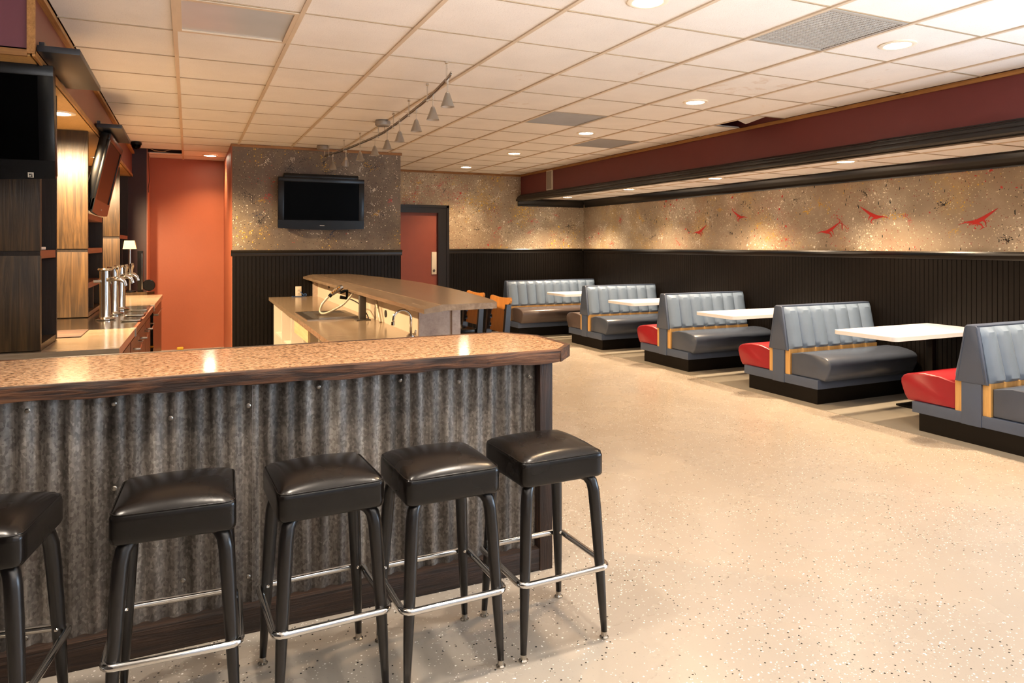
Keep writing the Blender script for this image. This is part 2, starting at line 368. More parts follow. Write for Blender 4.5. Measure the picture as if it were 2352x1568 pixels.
# back walls
struct('wall_back_left', box(new(), -.5, .6, YB, YB+.1, 0, 3), 'terracotta')
b = new(); box(b, 2.4, 3.0, YB, YB+.1, 0, 3); box(b, 3.7, XR, YB, YB+.1, 0, 3); box(b, 3.0, 3.7, YB, YB+.1, 2.0, 3)
wall_back = struct('wall_back', b, 'mural')
wlr = struct('wall_left_return', box(new(), XL, -.5, 10.3, YB+.1, 0, 3), 'darkmaroon')
obj('painted_return', box(new(), -.5, -.488, 10.3, YB, 0, 3), 'terracotta', wlr)
# partition carrying the television
wp = struct('wall_partition', box(new(), .47, 2.53, 9.0, YB+.1, 0, 3), 'mural_grey')
obj('painted_return', box(new(), .458, .47, 9.01, YB, 0, 3), 'terracotta', wp)

def beadboard(name, axis, a0, a1, pos, out, z0, z1, parent, pitch=.045):
    """tongue-and-groove boards: a relief sheet with real grooves, facing direction out (+/-1)"""
    bm = new(); pts = []; a = a0; gw, gd = .007, .006
    while a < a1-1e-4:
        e = min(a+pitch, a1); pts += [(a, 0), (e-gw, 0), (e-gw/2, -gd)]; a = e
    pts.append((a1, 0)); lo, hi = [], []
    for p, d in pts:
        q = pos+out*(.014+d)
        for lst, z in ((lo, z0), (hi, z1)): lst.append(bm.verts.new((p, q, z) if axis == 'X' else (q, p, z)))
    for i in range(len(pts)-1): bm.faces.new((lo[i], lo[i+1], hi[i+1], hi[i]))
    back = [bm.verts.new((p, pos, z1) if axis == 'X' else (pos, p, z1)) for p in (a0, a1)]
    bm.faces.new([hi[0]]+hi[1:]+[back[1], back[0]])
    bmesh.ops.recalc_face_normals(bm, faces=bm.faces[:])
    return obj(name, bm, 'black', parent)
beadboard('wainscot_panel', 'X', .47, 2.53, 9.0, -1, 0, 1.37, wp)
beadboard('wainscot_panel', 'X', 3.88, XR, YB, -1, 0, 1.37, wall_back)
beadboard('wainscot_panel', 'Y', 2.1, YB, XR, -1, 0, 1.37, wall_right)
RAIL = [(0, 1.33), (.018, 1.33), (.022, 1.345), (.022, 1.368), (.034, 1.378), (.04, 1.39), (.034, 1.403), (0, 1.403)]
def rail(name, axis, a0, a1, pos, out, prof, mat, parent=None):
    pts = [(pos+out*d, z) for d, z in prof]
    bm = prism(new(), pts, 'X' if axis == 'X' else 'Y', a0, a1)
    o = obj(name, bm, mat, parent, True)
    if parent is None: o['kind'] = 'structure'
    return o
rail('trim_1', 'X', .455, 2.545, 9.0, -1, RAIL, 'blackmould'); rail('trim_2', 'X', 3.88, XR-.04, YB, -1, RAIL, 'blackmould'); rail('trim_3', 'Y', 2.1, YB-.04, XR, -1, RAIL, 'blackmould')
# beam, alcove, crown mouldings
b = new(); box(b, XB, XB+.14, 2.1, YB, 2.24, 3.0); struct('wall_beam', b, 'maroon')
CR = [(0, 2.41), (.02, 2.41), (.026, 2.398), (.05, 2.385), (.05, 2.372), (.062, 2.366), (.07, 2.35), (.07, 2.335), (.085, 2.325), (.095, 2.305), (.095, 2.285), (.088, 2.275), (.06, 2.27), (.06, 2.262), (-.02, 2.262), (-.02, 2.284), (0, 2.284)]
CR = [(d, 2.21+(z-2.262)*.81) if d >= 0 or z < 2.28 else (d, 2.24) for d, z in CR]; CR[-1] = (0, 2.24); CR[-2] = (-.02, 2.24); CR[-3] = (-.02, 2.21)
rail('trim_4', 'Y', 2.1, YB-.002, XB, -1, CR, 'blackmould')
rail('trim_4b', 'Y', 2.1, 4.02, XB, -1, [(d+.008 if .04 < d else d, z+.004) for d, z in CR], 'blackmould').name = 'trim_5'
CW = [(0, 2.285), (.085, 2.285), (.085, 2.272), (.06, 2.255), (.04, 2.23), (.03, 2.205), (.022, 2.195), (.022, 2.17), (.012, 2.16), (0, 2.16)]
CW = [(d*.72, z-.024) for d, z in CW]
rail('trim_6', 'Y', 2.1, YB-.062, XR, -1, CW, 'blackmould'); rail('trim_7', 'X', XB-.06, XR-.01, YB, -1, CW, 'blackmould')
WT = [(0, CEIL-.034), (.014, CEIL-.034), (.014, CEIL-.002), (0, CEIL-.002)]
rail('trim_8', 'Y', 2.1, YB-.02, XB, -1, WT, 'trimwood'); rail('trim_9', 'X', .455, 2.545, 9.0, -1, WT, 'trimwood_x'); rail('trim_10', 'X', 2.54, XB-.016, YB, -1, WT, 'trimwood_x')
# soffit over the back bar
SX = -.668
b = new(); box(b, XL, SX, 3.945, 10.3, 2.36, 2.39); box(b, SX-.02, SX, 3.945, 10.3, 2.36, 3.0); box(b, XL, SX, 3.945, 3.965, 2.36, 3.0)
sof = struct('ceiling_soffit', b, 'brownred')
obj('end_panel', box(new(), XL, SX-.018, 3.938, 3.945, 2.385, CEIL), 'plum', sof)
obj('underside_panel', box(new(), XL, SX-.012, 3.955, 10.3, 2.352, 2.36), 'ply', sof)
tr = [(SX, 3.93, SX+.012, 10.29, 2.347, 2.377), (SX, 3.945, SX+.03, 10.29, 2.645, 2.672)]
for k, (x0, y0, x1, y1, z0, z1) in enumerate(tr): struct('trim_%d' % (11+k), box(new(), x0, x1, y0, y1, z0, z1), 'trimwood')
struct('trim_13', box(new(), SX-.02, SX+.012, 3.925, 3.945, 2.36, CEIL), 'trimwood'); struct('trim_14', box(new(), XL, SX-.02, 3.925, 3.945, 2.345, 2.375), 'trimwood_x')

# ------------------------------------------------------------------ suspended ceiling: every tile and grid bar
GX, GY, P = 2.98, 2.572, .61
xl = [GX+P*i for i in range(-6, 4)]; xl[0] = SX+.03; xcells = list(zip(xl, xl[1:]+[XB-.014]))
yl = [GY+P*j for j in range(-1, 14)]; ycells = list(zip(yl, yl[1:]+[YB]))
VENTS = {(6, 1): 'vent', (6, 6): 'vent', (8, 8): 'vent', (1, 3): 'troffer'}
SKIP = {(0, 13), (9, 5)}
STAIN = {(4, 4), (5, 5), (3, 4), (7, 3), (8, 4), (5, 3), (8, 2)}
tmesh = {}
def tile_mesh(sx, sy, mat):
    k = (round(sx, 3), round(sy, 3), mat)
    if k not in tmesh:
        bm = new(); box(bm, -sx/2, sx/2, -sy/2, sy/2, 0, .014, .003, 1); me = bpy.data.meshes.new('ceiling_tile'); bm.to_mesh(me); bm.free(); me.materials.append(M[mat]); tmesh[k] = me
    return tmesh[k]
def tile(x0, x1, y0, y1, z, mat='tile', rot=None, parent=None):
    o = bpy.data.objects.new('ceiling_tile', tile_mesh(x1-x0-.008, y1-y0-.008, mat)); COL.objects.link(o); o.parent = parent or ceiling
    o.location = ((x0+x1)/2, (y0+y1)/2, z+random.uniform(0, .002)); o.rotation_euler = rot or (random.uniform(-.003, .003), random.uniform(-.003, .003), random.uniform(-.003, .003))
    return o
for i, (x0, x1) in enumerate(xcells):
    for j, (y0, y1) in enumerate(ycells):
        if i < 2 and y0 > 10.4 and i == 0 and y1 > 10.93-.01: y1 = 10.3 if False else y1
        if (i, j) in VENTS or (i, j) in SKIP: continue
        if i in (2, 3, 4, 5) and y0 > 9.0 and x1 < 2.53: continue          # inside the partition
        if y0 < 9.0 < y1 and .47 < (x0+x1)/2 < 2.53: y1 = 8.99
        tile(x0, x1, y0, y1, CEIL+.001, 'tile_stain' if (i, j) in STAIN else 'tile')
tile(xl[0], xl[1], 10.36, 10.502, CEIL+.001)                               # cut piece by the open cell with the wires
tile(xl[9]+.03, XB+.0, yl[5]-.02, yl[6]-.12, CEIL+.10, rot=(math.radians(-9), math.radians(14), .08))   # tile knocked askew above the beam
for x in xl[1:]:
    y1 = 8.99 if .47 < x < 2.53 else YB
    obj('grid_bar', box(new(), x-.012, x+.012, yl[0], y1, CEIL-.007, CEIL+.004), 'tbar', ceiling)
for y in yl:
    if y < 9: obj('grid_bar', box(new(), xl[0], XB-.014, y-.005, y+.005, CEIL-.002, CEIL+.003), 'tbar2', ceiling)
    else:
        obj('grid_bar', box(new(), xl[0], .458, y-.005, y+.005, CEIL-.002, CEIL+.003), 'tbar2', ceiling)
        obj('grid_bar', box(new(), 2.53, XB-.014, y-.005, y+.005, CEIL-.002, CEIL+.003), 'tbar2', ceiling)
obj('rear_ceiling_field', box(new(), XL, 5.25, YF, yl[0]-.012, CEIL, CEIL+.02), 'tile', ceiling)
obj('bar_end_field', box(new(), XL, xl[0]-.03, yl[0]-.02, 3.945, CEIL, CEIL+.02), 'tile', ceiling)
# alcove ceiling
alc = struct('ceiling_alcove', box(new(), XB+.14, XR, 2.1, YB, AZ+.03, AZ+.05), 'void')
axl = [XB+.02, 5.81, XR]
ayl = [2.1]+[2.25+P*k for k in range(0, 15) if 2.25+P*k < YB-.1]+[YB]
for x0, x1 in zip(axl, axl[1:]):
    for k, (y0, y1) in enumerate(zip(ayl, ayl[1:])):
        tile(x0, x1, y0, y1, AZ+.001, 'tile_stain' if (k == 5 and x0 > 5.7) or (k == 4 and x0 > 5.7) else 'tile', parent=alc)
for y in ayl[1:-1]: obj('grid_bar', box(new(), XB+.02, XR, y-.005, y+.005, AZ-.002, AZ+.003), 'tbar2', alc)
obj('grid_bar', box(new(), 5.80, 5.82, 2.1, YB, AZ-.005, AZ+.003), 'tbar', alc)
# vents and the fluorescent troffer
VL = {(6, 1): 'large dusty return-air grille nearest the camera in the ceiling', (6, 6): 'square ceiling grille beyond the hanging rail lights, middle of the room', (8, 8): 'farthest ceiling grille, close to the maroon beam'}
for (i, j), kind in VENTS.items():
    (x0, x1), (y0, y1) = xcells[i], ycells[j]
    if kind == 'vent':
        t = thing('ceiling_vent', VL[(i, j)], 'vent', ((x0+x1)/2, (y0+y1)/2, CEIL), group='return-air grilles in the ceiling')
        b = new(); f = .03
        box(b, x0+.01, x1-.01, y0+.01, y0+f, CEIL-.004, CEIL+.004); box(b, x0+.01, x1-.01, y1-f, y1-.01, CEIL-.004, CEIL+.004)
        box(b, x0+.01, x0+f, y0+f, y1-f, CEIL-.004, CEIL+.004); box(b, x1-f, x1-.01, y0+f, y1-f, CEIL-.004, CEIL+.004)
        obj('frame', b, 'grille', t); obj('backing', box(new(), x0+.01, x1-.01, y0+.01, y1-.01, CEIL+.012, CEIL+.016), 'dust', t)
        n = 26; b = new()
        for k in range(n):
            yy = y0+f+(y1-y0-2*f)*(k+.5)/n
            box(b, x0+f, x1-f, yy-.004, yy+.004, CEIL+.000, CEIL+.010)
        for k in range(n):
            xx = x0+f+(x1-x0-2*f)*(k+.5)/n
            box(b, xx-.004, xx+.004, y0+f, y1-f, CEIL+.002, CEIL+.010)
        o = obj('grille_mesh', b, 'grille', t); o['kind'] = 'stuff'
    else:
        t = thing('fluorescent_panel', 'unlit square fluorescent panel with grey acrylic cover in the ceiling', 'ceiling light', ((x0+x1)/2, (y0+y1)/2, CEIL))
        b = new(); f = .035
        for a in ((x0+.008, x1-.008, y0+.008, y0+f), (x0+.008, x1-.008, y1-f, y1-.008), (x0+.008, x0+f, y0+f, y1-f), (x1-f, x1-.008, y0+f, y1-f)): box(b, *a, CEIL-.006, CEIL+.006)
        obj('frame', b, 'tbar', t); obj('diffuser', box(new(), x0+f, x1-f, y0+f, y1-f, CEIL+.003, CEIL+.007), 'diffuser', t)
# cables hanging from the open cell
t = thing('loose_cables', 'loose tan and black cables drooping from the missing tile', 'cable', (-.3, 10.0, CEIL))
obj('cable', tube(new(), [(-.56, 9.95, 2.80), (-.5, 9.97, 2.72), (-.4, 10.0, 2.665), (-.3, 10.03, 2.66), (-.2, 10.06, 2.70), (-.1, 10.1, 2.78)], .005, 6), 'tancable', t, True)
obj('cable', tube(new(), [(-.2, 9.93, 2.80), (-.26, 9.97, 2.73), (-.33, 10.02, 2.69), (-.24, 10.1, 2.71), (-.12, 10.15, 2.76), (-.1, 10.2, 2.85)], .005, 6), 'cable', t, True)
obj('cable', tube(new(), [(-.47, 10.28, 2.80), (-.476, 10.29, 2.6), (-.47, 10.29, 2.3), (-.48, 10.29, 2.2), (-.476, 10.29, 2.15)], .004, 6), 'cable', t, True)

# ------------------------------------------------------------------ recessed lights
def can(x, y, z, label, power, col=WARM, cone=125, blend=.75, r=.075, group='recessed downlights'):
    t = thing('recessed_light', label, 'downlight', (x, y, z), group=group)
    obj('trim_ring', lathe(new(), [(r+.028, .002), (r+.028, -.004), (r+.008, -.009), (r, -.006), (r, .002)], seg=28, closed=False), 'glow', t, True, local=True)
    obj('lens', lathe(new(), [(.001, -.004), (r*.6, -.0045), (r, -.002), (r, .001), (.001, .001)], seg=28, closed=False), 'lens', t, True, local=True)
    l = bpy.data.lights.new('lamp', 'SPOT'); l.energy = power; l.color = col; l.spot_size = math.radians(cone); l.spot_blend = blend; l.shadow_soft_size = .06
    o = bpy.data.objects.new('lamp', l); COL.objects.link(o); o.parent = t; o.location = (0, 0, -.02)
ROW = ['nearest the camera', 'second from the camera', 'third from the camera', 'fourth from the camera', 'farthest, by the back wall']
for k, y in enumerate((2.885, 4.755, 6.555, 8.40, 10.17)):
    can(3.9, y, CEIL, 'recessed downlight in the main ceiling row beside the maroon beam, %s' % ROW[k], 108 if k else 72)
can(2.075, 2.89, CEIL, 'recessed downlight at the top edge of the picture, above the bar end', 70)
can(.26, 10.32, CEIL, 'recessed downlight just in front of the terracotta back wall', 80, WARMER)
for k, y in enumerate((4.765, 6.6, 8.41, 10.2)):
    can(5.71, y, AZ, 'recessed downlight in the low alcove ceiling over the booths, %s' % ['nearest the camera', 'second from the camera', 'third from the camera', 'in the far corner'][k], 265, (1.0, .72, .46), 122, 1.0)
can(5.71, 2.93, AZ, 'recessed downlight in the alcove ceiling beyond the right edge', 265, (1.0, .72, .46), 122, 1.0)
for k, x in enumerate((-.85, .3, 1.45)):
    can(x, 2.2, CEIL, 'recessed downlight over the bar stools, outside the view, %s' % ['left', 'middle', 'right'][k], 62, NEUTRAL, 120)
can(3.9, 1.0, CEIL, 'recessed downlight in the beam-side row, outside the view', 45, NEUTRAL)
for k, y in enumerate((5.57, 8.2)):
    can(-.80, y, 2.352, 'recessed downlight under the back-bar soffit, %s' % ['beside the large television', 'far end'][k], 400, WARMER, 172, .35)

# ------------------------------------------------------------------ the bar in the foreground
ZT, TH = 1.0, .055
SLOPE = .033
def slope(o):
    for v in o.data.vertices: v.co.z += v.co.y*SLOPE
    return o
outline = [(-1.6, 2.81), (1.524, 2.781), (1.632, 2.892), (1.61, 3.19), (1.475, 3.345), (-1.6, 3.335)]
bt = thing('bar_countertop', 'long speckled orange-tan laminate bar top with dark wood edging', 'countertop', (0, 3.06, ZT-TH))
b = new(); inner = [(-1.6, 2.828), (1.516, 2.799), (1.608, 2.897), (1.588, 3.182), (1.464, 3.325), (-1.6, 3.315)]
slope(obj('laminate_surface', prism(new(), inner, 'Z', ZT-.03, ZT), 'barlam', bt))
segs = list(zip(outline, outline[1:], inner, inner[1:]))
for k, (a, c, ai, ci) in enumerate(segs):
    if k == 0:  # live-edged front plank: uneven lower edge
        bm = new(); n = 60; rows = []
        for q in range(n+1):
            s = q/n; px, py = a[0]+(c[0]-a[0])*s, a[1]+(c[1]-a[1])*s; ix, iy = ai[0]+(ci[0]-ai[0])*s, ai[1]+(ci[1]-ai[1])*s
            w1 = .0025*math.sin(q*1.7)+.002*math.sin(q*.63+1); w2 = .0035*math.sin(q*1.13+2)+.003*math.sin(q*.41)
            rows.append([bm.verts.new(p) for p in ((ix, iy, ZT-TH), (px, py+.004, ZT-TH+w2), (px, py+w1, ZT-TH*.55), (px, py, ZT-.004), (px, py+.003, ZT), (ix, iy, ZT))])
        for A, B in zip(rows, rows[1:]):
            for i in range(6): bm.faces.new((A[i], A[(i+1) % 6], B[(i+1) % 6], B[i]))
        bm.faces.new(rows[0][::-1]); bm.faces.new(rows[-1]); bmesh.ops.recalc_face_normals(bm, faces=bm.faces[:])
        slope(obj('edge_board', bm, 'barn_x', bt, True))
    else:
        slope(obj('edge_board', prism(new(), [a, c, ci, ai], 'Z', ZT-TH, ZT+.001), 'barn_x', bt))
bb = thing('service_bar', 'bar front clad in weathered corrugated steel with dark wood post and kickboard', 'bar', (0, 2.85, 0))
obj('frame', box(new(), -1.6, 1.485, 2.875, 3.2, 0, .935), 'darkwood', bb)
def corrugated(x0, x1, ybase, z0, z1, ph):
    bm = new(); pitch, amp = .0677, .0085; n = int((x1-x0)/pitch*10); V = []
    for i in range(n+1):
        x = x0+(x1-x0)*i/n; y = ybase+amp*math.sin(2*math.pi*x/pitch+ph); zl = z0+.004*math.sin(x*9+ph)
        V.append([bm.verts.new(p) for p in ((x, y, zl), (x, y, z1), (x, y+.0015, z1), (x, y+.0015, zl))])
    for A, B in zip(V, V[1:]):
        for i in range(4): bm.faces.new((A[i], B[i], B[(i+1) % 4], A[(i+1) % 4]))
    bm.faces.new(V[0]); bm.faces.new(V[-1][::-1]); return bm
seam = [-1.6, -.82, -.21, .232, .835, 1.435]
for k in range(5):
    obj('corrugated_sheet', corrugated(seam[k]-.012, seam[k+1]+.012, 2.860-.0022*(k % 2), .088, .936, k*1.3), 'galv', bb, True)
obj('corner_post', box(new(), 1.432, 1.495, 2.808, 2.88, 0, .934, .003), 'barn_z', bb, True)
obj('kickboard', box(new(), -1.6, 1.432, 2.812, 2.868, 0, .098, .003), 'barn_dark', bb, True)
obj('end_board', box(new(), 1.485, 1.50, 2.882, 3.2, 0, .935), 'barn_z', bb)
for x, z in ((-.497, .905), (-.241, .905), (-.061, .83), (.206, .85), (.466, .915), (.798, .918), (1.058, .872), (1.399, .866), (.205, .20), (-.24, .60), (-.02, .23), (-.502, .13), (.75, .22)):
    b = new(); lathe(b, [(.0088, 0), (.0088, .002), (.006, .004), (.005, .008), (.001, .0085)], seg=12)
    bmesh.ops.rotate(b, verts=b.verts[:], cent=(0, 0, 0), matrix=Matrix.Rotation(math.pi/2, 3, 'X')); bmesh.ops.translate(b, verts=b.verts[:], vec=(x, 2.847, min(z, .9)))
    obj('washer_screw', b, 'steel', bb, True)

# ------------------------------------------------------------------ bar stools
def make_stool():
    t = thing('bar_stool', '', 'stool', group='black square bar stools at the bar')
    s = obj('seat', rbox(new(), (0, 0, .647), (.340, .340, .100), .022, 12, .032), 'leather', t, 'all', True)
    pts = []; h, r = .167, .03
    for cx, cy, a0 in ((h-r, h-r, 0), (-h+r, h-r, 90), (-h+r, -h+r, 180), (h-r, -h+r, 270)):
        for k in range(5):
            a = math.radians(a0+k*22.5); pts.append((cx+r*math.cos(a), cy+r*math.sin(a), .690))
    obj('piping', ring_tube(new(), pts, .0028, 6), 'leather', s, 'all', True)
    obj('seat_plate', box(new(), -.13, .13, -.13, .13, .59, .60), 'blacksteel', t, False, True)
    for sx in (-1, 1):
        for sy in (-1, 1):
            q = [(.075, .604), (.10, .604), (.122, .596), (.135, .577), (.141, .545), (.147, .46), (.156, .29), (.163, .15), (.169, .022)]
            l = obj('leg', tube(new(), [(sx*d, sy*d, z) for d, z in q], [.02, .02, .021, .022, .0225, .0222, .0195, .016, .0112], 12), 'blacksteel', t, 'all', True)
            obj('foot_cap', lathe(new(), [(.0115, .024), (.0115, .008), (.017, .004), (.017, 0), (.002, 0)], (sx*.169, sy*.169, 0), 14), 'chrome_worn', l, True, True)
            obj('bolt', lathe(new(), [(.0065, -.004), (.0065, .002), (.003, .005), (.0005, .0052)], (sx*.157, sy*.157-sy*.0225, .283), 8), 'chrome', l, True, True)
    pts = []; h, r = .182, .03
    for cx, cy, a0 in ((h-r, h-r, 0), (-h+r, h-r, 90), (-h+r, -h+r, 180), (h-r, -h+r, 270)):
        for k in range(5):
            a = math.radians(a0+k*22.5); pts.append((cx+r*math.cos(a), cy+r*math.sin(a), .268))
    obj('foot_rail', ring_tube(new(), pts, .0115, 10), 'chrome', t, 'all', True)
    return t
st = make_stool()
ST = [((1.233, 2.398), 1.5, 'rightmost black leather bar stool, beside the end post of the bar'), ((.812, 2.395), 1, 'second bar stool from the right, seat with a centre seam'),
      ((.411, 2.43), 2.5, 'middle of the five bar stools, with a loose thread at the seat edge'), ((-.032, 2.445), -2.5, 'second bar stool from the left, cushion scuffed and dented'),
      ((-.545, 2.43), -9, 'leftmost bar stool, cut off by the picture edge')]
for k, ((x, y), a, lab) in enumerate(ST):
    if k == 0: st.location = (x, y, 0); st.rotation_euler = (0, 0, math.radians(a)); st['label'] = lab
    else: dup(st, (x, y, 0), math.radians(a), lab)

# ------------------------------------------------------------------ booths and tables
SEATP = [(.13, .235), (.52, .228), (.545, .26), (.567, .31), (.582, .36), (.58, .395), (.562, .42), (.53, .437), (.47, .452), (.38, .463), (.25, .458), (.13, .432)]
def seat_mesh(side, x0, x1):
    return prism(new(), [(side*d, z) for d, z in SEATP], 'X', x0, x1, .016)
def back_mesh(side, x0, x1):
    bm = new(); nch = max(5, round((x1-x0)/.163)); per = 8; nx = nch*per; nz = 12; front, rear = [], []
    for i in range(nx+1):
        x = x0+(x1-x0)*i/nx; ph = (i % per)/per if i < nx else 0
        ch = abs(math.sin(math.pi*ph))**.55 if 0 < i < nx else 0
        col = []
        for j in range(nz+1):
            t = j/nz; e = min(1, min(t, 1-t)/.09); e = math.sin(e*math.pi/2)**.7
            d = .118+(.043-.118)*t; bulge = (.006+.038*ch)*e*(1.15-.35*t)
            z = .462+.403*t
            col.append(bm.verts.new((x, side*(d+bulge), z)))
        front.append(col)
        rear.append([bm.verts.new((x, side*(.118+(.043-.118)*j/nz-.012), .462+.403*j/nz)) for j in (0, nz)])
    for i in range(nx):
        for j in range(nz): bm.faces.new((front[i][j], front[i+1][j], front[i+1][j+1], front[i][j+1]))
        bm.faces.new((front[i][0], rear[i][0], rear[i+1][0], front[i+1][0])); bm.faces.new((front[i][nz], front[i+1][nz], rear[i+1][1], rear[i][1]))
        bm.faces.new((rear[i][0], rear[i][1], rear[i+1][1], rear[i+1][0]))
    for i in (0, nx): bm.faces.new(front[i]+[rear[i][1], rear[i][0]])
    bmesh.ops.recalc_face_normals(bm, faces=bm.faces[:]); return bm
def booth(cy, label, mat_near='vinyl_seat', mat_far='vinyl_red', x0=5.19, x1=6.40, double=True):
    t = thing('booth_bench', label, 'booth', (x0, cy, 0), group='upholstered booth benches along the alcove'); L = x1-x0
    far = .465 if double else .16
    obj('kick_base', box(new(), .035, L, -.43, far-.035, .004, .15), 'black', t, local=True)
    obj('base_rail', box(new(), 0, L, -.465, far, .148, .232, .004), 'vinyl_panel', t, True, True)
    obj('core_panel', box(new(), .012, L, -.129, .129, .23, .47), 'ply', t, local=True)
    obj('back_core', prism(new(), [(-.112, .455), (.112, .455), (.04, .865), (-.04, .865)], 'X', .012, L), 'vinyl_panel', t, local=True)
    obj('end_stem', box(new(), -.006, .016, -.072, .072, .146, .47, .003), 'vinyl_panel', t, True, True)
    ep = obj('end_panel', prism(new(), [(-.116, .458), (.116, .458), (.047, .862), (.034, .876), (-.034, .876), (-.047, .862)], 'X', -.012, .02, .004), 'vinyl_panel', t, True, True)
    for s in (-1, 1): obj('piping', tube(new(), [(-.008, s*.100, .46), (-.0125, s*.097, .475), (-.0125, s*.036, .860), (-.008, s*.034, .872)], .0022, 6), 'vinyl_panel', ep, True, True)
    obj('top_cap', box(new(), .0, L, -.042, .042, .862, .879, .006), 'vinyl_panel', t, True, True)
    obj('seat_cushion', seat_mesh(-1, .022, L), mat_near, t, True, True)
    obj('backrest', back_mesh(-1, .014, L), 'vinyl_back', t, True, True)
    if double:
        o = obj('seat_cushion', seat_mesh(1, .022, L), mat_far, t, True, True)
        if mat_far == 'vinyl_red': o['label'] = 'red vinyl seat cushion'
        obj('backrest', back_mesh(1, .014, L), 'vinyl_back', t, True, True)
    return t
booth(3.25, 'blue-grey booth with red far seat, cut by the right picture edge', 'vinyl_seat')
booth(5.095, 'double booth with red rear seat, second from the right edge')
booth(6.92, 'double booth with red rear seat, middle of the alcove row')
booth(8.77, 'double booth with taupe rear seat, beside the farthest booth', 'vinyl_seat', 'vinyl_brown')
booth(10.53, 'farthest single-sided booth in the back corner with taupe seat', 'vinyl_brown', 'vinyl_brown', 4.74, 6.40, False)
def table(cy, label):
    t = thing('booth_table', label, 'table', (5.8, cy, 0), group='white booth tables'); b = new()
    pts = []; x0, x1, hy, r = 5.165, XR-.016, .305, .05
    for cx, c2, a0 in ((x0+r, cy-hy+r, 180), (x0+r, cy+hy-r, 90)):
        aa = range(7) if a0 == 180 else range(6, -1, -1)
        for k in aa:
            a = math.radians(a0+k*15); pts.append((cx+r*math.cos(a), c2+r*math.sin(a)))
    p1 = [p for p in pts[:7]]; p2 = [p for p in pts[7:]]
    out = [(x1, cy-hy)]+p1[::-1]+p2+[(x1, cy+hy)]
    out = sorted(p1, key=lambda p: -p[0])+sorted(p2, key=lambda p: p[0]); out = [(x1, cy-hy)]+out+[(x1, cy+hy)]
    obj('table_top', prism(b, out, 'Z', .682, .716), 'white_lam', t, True)
    obj('support_post', box(new(), 6.02, 6.08, cy-.03, cy+.03, .02, .67, .004), 'black', t, True)
    obj('support_plate', box(new(), 5.85, 6.25, cy-.18, cy+.18, .66, .682), 'black', t); obj('base_plate', box(new(), 5.85, 6.25, cy-.2, cy+.2, .004, .022, .004), 'black', t, True)
table(4.145, 'white laminate table nearest the camera, between the two right booths')
table(6.0, 'white table between the second and third booths from the right'); table(7.83, 'white table between the third and fourth booths from the right'); table(9.62, 'white table farthest back, in front of the corner booth')

# ------------------------------------------------------------------ hanging rail lights
RZ = 2.55
plan = [(1.515, 4.22), (1.542, 4.379), (1.618, 5.028), (1.663, 5.661), (1.70, 6.289), (1.712, 6.9), (1.669, 7.525), (1.615, 8.105), (1.538, 8.634), (1.51, 8.76)]
tl = thing('rail_light', 'curved hanging monorail with a row of frosted cone pendants', 'rail light', (1.62, 6.5, RZ))
def cat(pts, n=6):
    out = []
    for i in range(len(pts)-1):
        p = [Vector(pts[max(i-1, 0)]), Vector(pts[i]), Vector(pts[i+1]), Vector(pts[min(i+2, len(pts)-1)])]
        for k in range(n):
            t = k/n; out.append(.5*((2*p[1])+(-p[0]+p[2])*t+(2*p[0]-5*p[1]+4*p[2]-p[3])*t*t+(-p[0]+3*p[1]-3*p[2]+p[3])*t**3))
    return out+[Vector(pts[-1])]
curve = cat([(x, y, RZ) for x, y in plan])
b = new(); tube(b, curve, .008, 8); tube(b, [p+Vector((0, 0, .014)) for p in curve], .004, 6); obj('rail', b, 'steel', tl, 'all')
for k in (1, 2, 3, 4, 5, 6, 7, 8):
    x, y = plan[k]; b = new(); lathe(b, [(.012, 0), (.012, -.012), (.005, -.016), (.005, -(CEIL-RZ)+.02), (.009, -(CEIL-RZ)+.018), (.009, -(CEIL-RZ)-.012), (.002, -(CEIL-RZ)-.014)], (x, y, CEIL-.006), 10)
    obj('standoff', b, 'chrome', tl, True)
for x, y in ((1.716, 6.74), (1.484, 8.72)):
    c = obj('canopy', lathe(new(), [(.02, 0), (.072, 0), (.075, -.01), (.073, -.038), (.062, -.048), (.002, -.048)], (x, y, CEIL-.006), 24), 'silver', tl, True)
    obj('feed_rod', tube(new(), [(x+.02, y, CEIL-.05), (x+.02, y, RZ)], .005, 8), 'chrome', c, True)
PY = [4.36, 4.86, 5.41, 6.02, 6.55, 7.03, 7.52, 8.05, 8.50]
for k, y in enumerate(PY):
    p = min(curve, key=lambda q: abs(q.y-y)); x = p.x
    h = obj('pendant_stem', lathe(new(), [(.007, .03), (.008, -.03), (.004, -.032), (.004, -.075), (.011, -.08), (.016, -.115), (.002, -.116)], (x, y, RZ-.004), 12), 'chrome', tl, True)
    tilt = Matrix.Rotation(.45 if k == 7 else 0, 3, 'X')
    b = new(); lathe(b, [(.013, -.085), (.016, -.092), (.045, -.175), (.046, -.178), (.042, -.176), (.013, -.096)], (x, y, RZ-.004), 20, False)
    bmesh.ops.rotate(b, verts=b.verts[:], cent=(x, y, RZ-.09), matrix=tilt)
    obj('cone_shade', b, 'frost', h, True)
    if k == 0: obj('reflector_bulb', lathe(new(), [(.005, -.11), (.02, -.13), (.027, -.165), (.002, -.166)], (x, y, RZ-.004), 14), 'chrome', h, True)

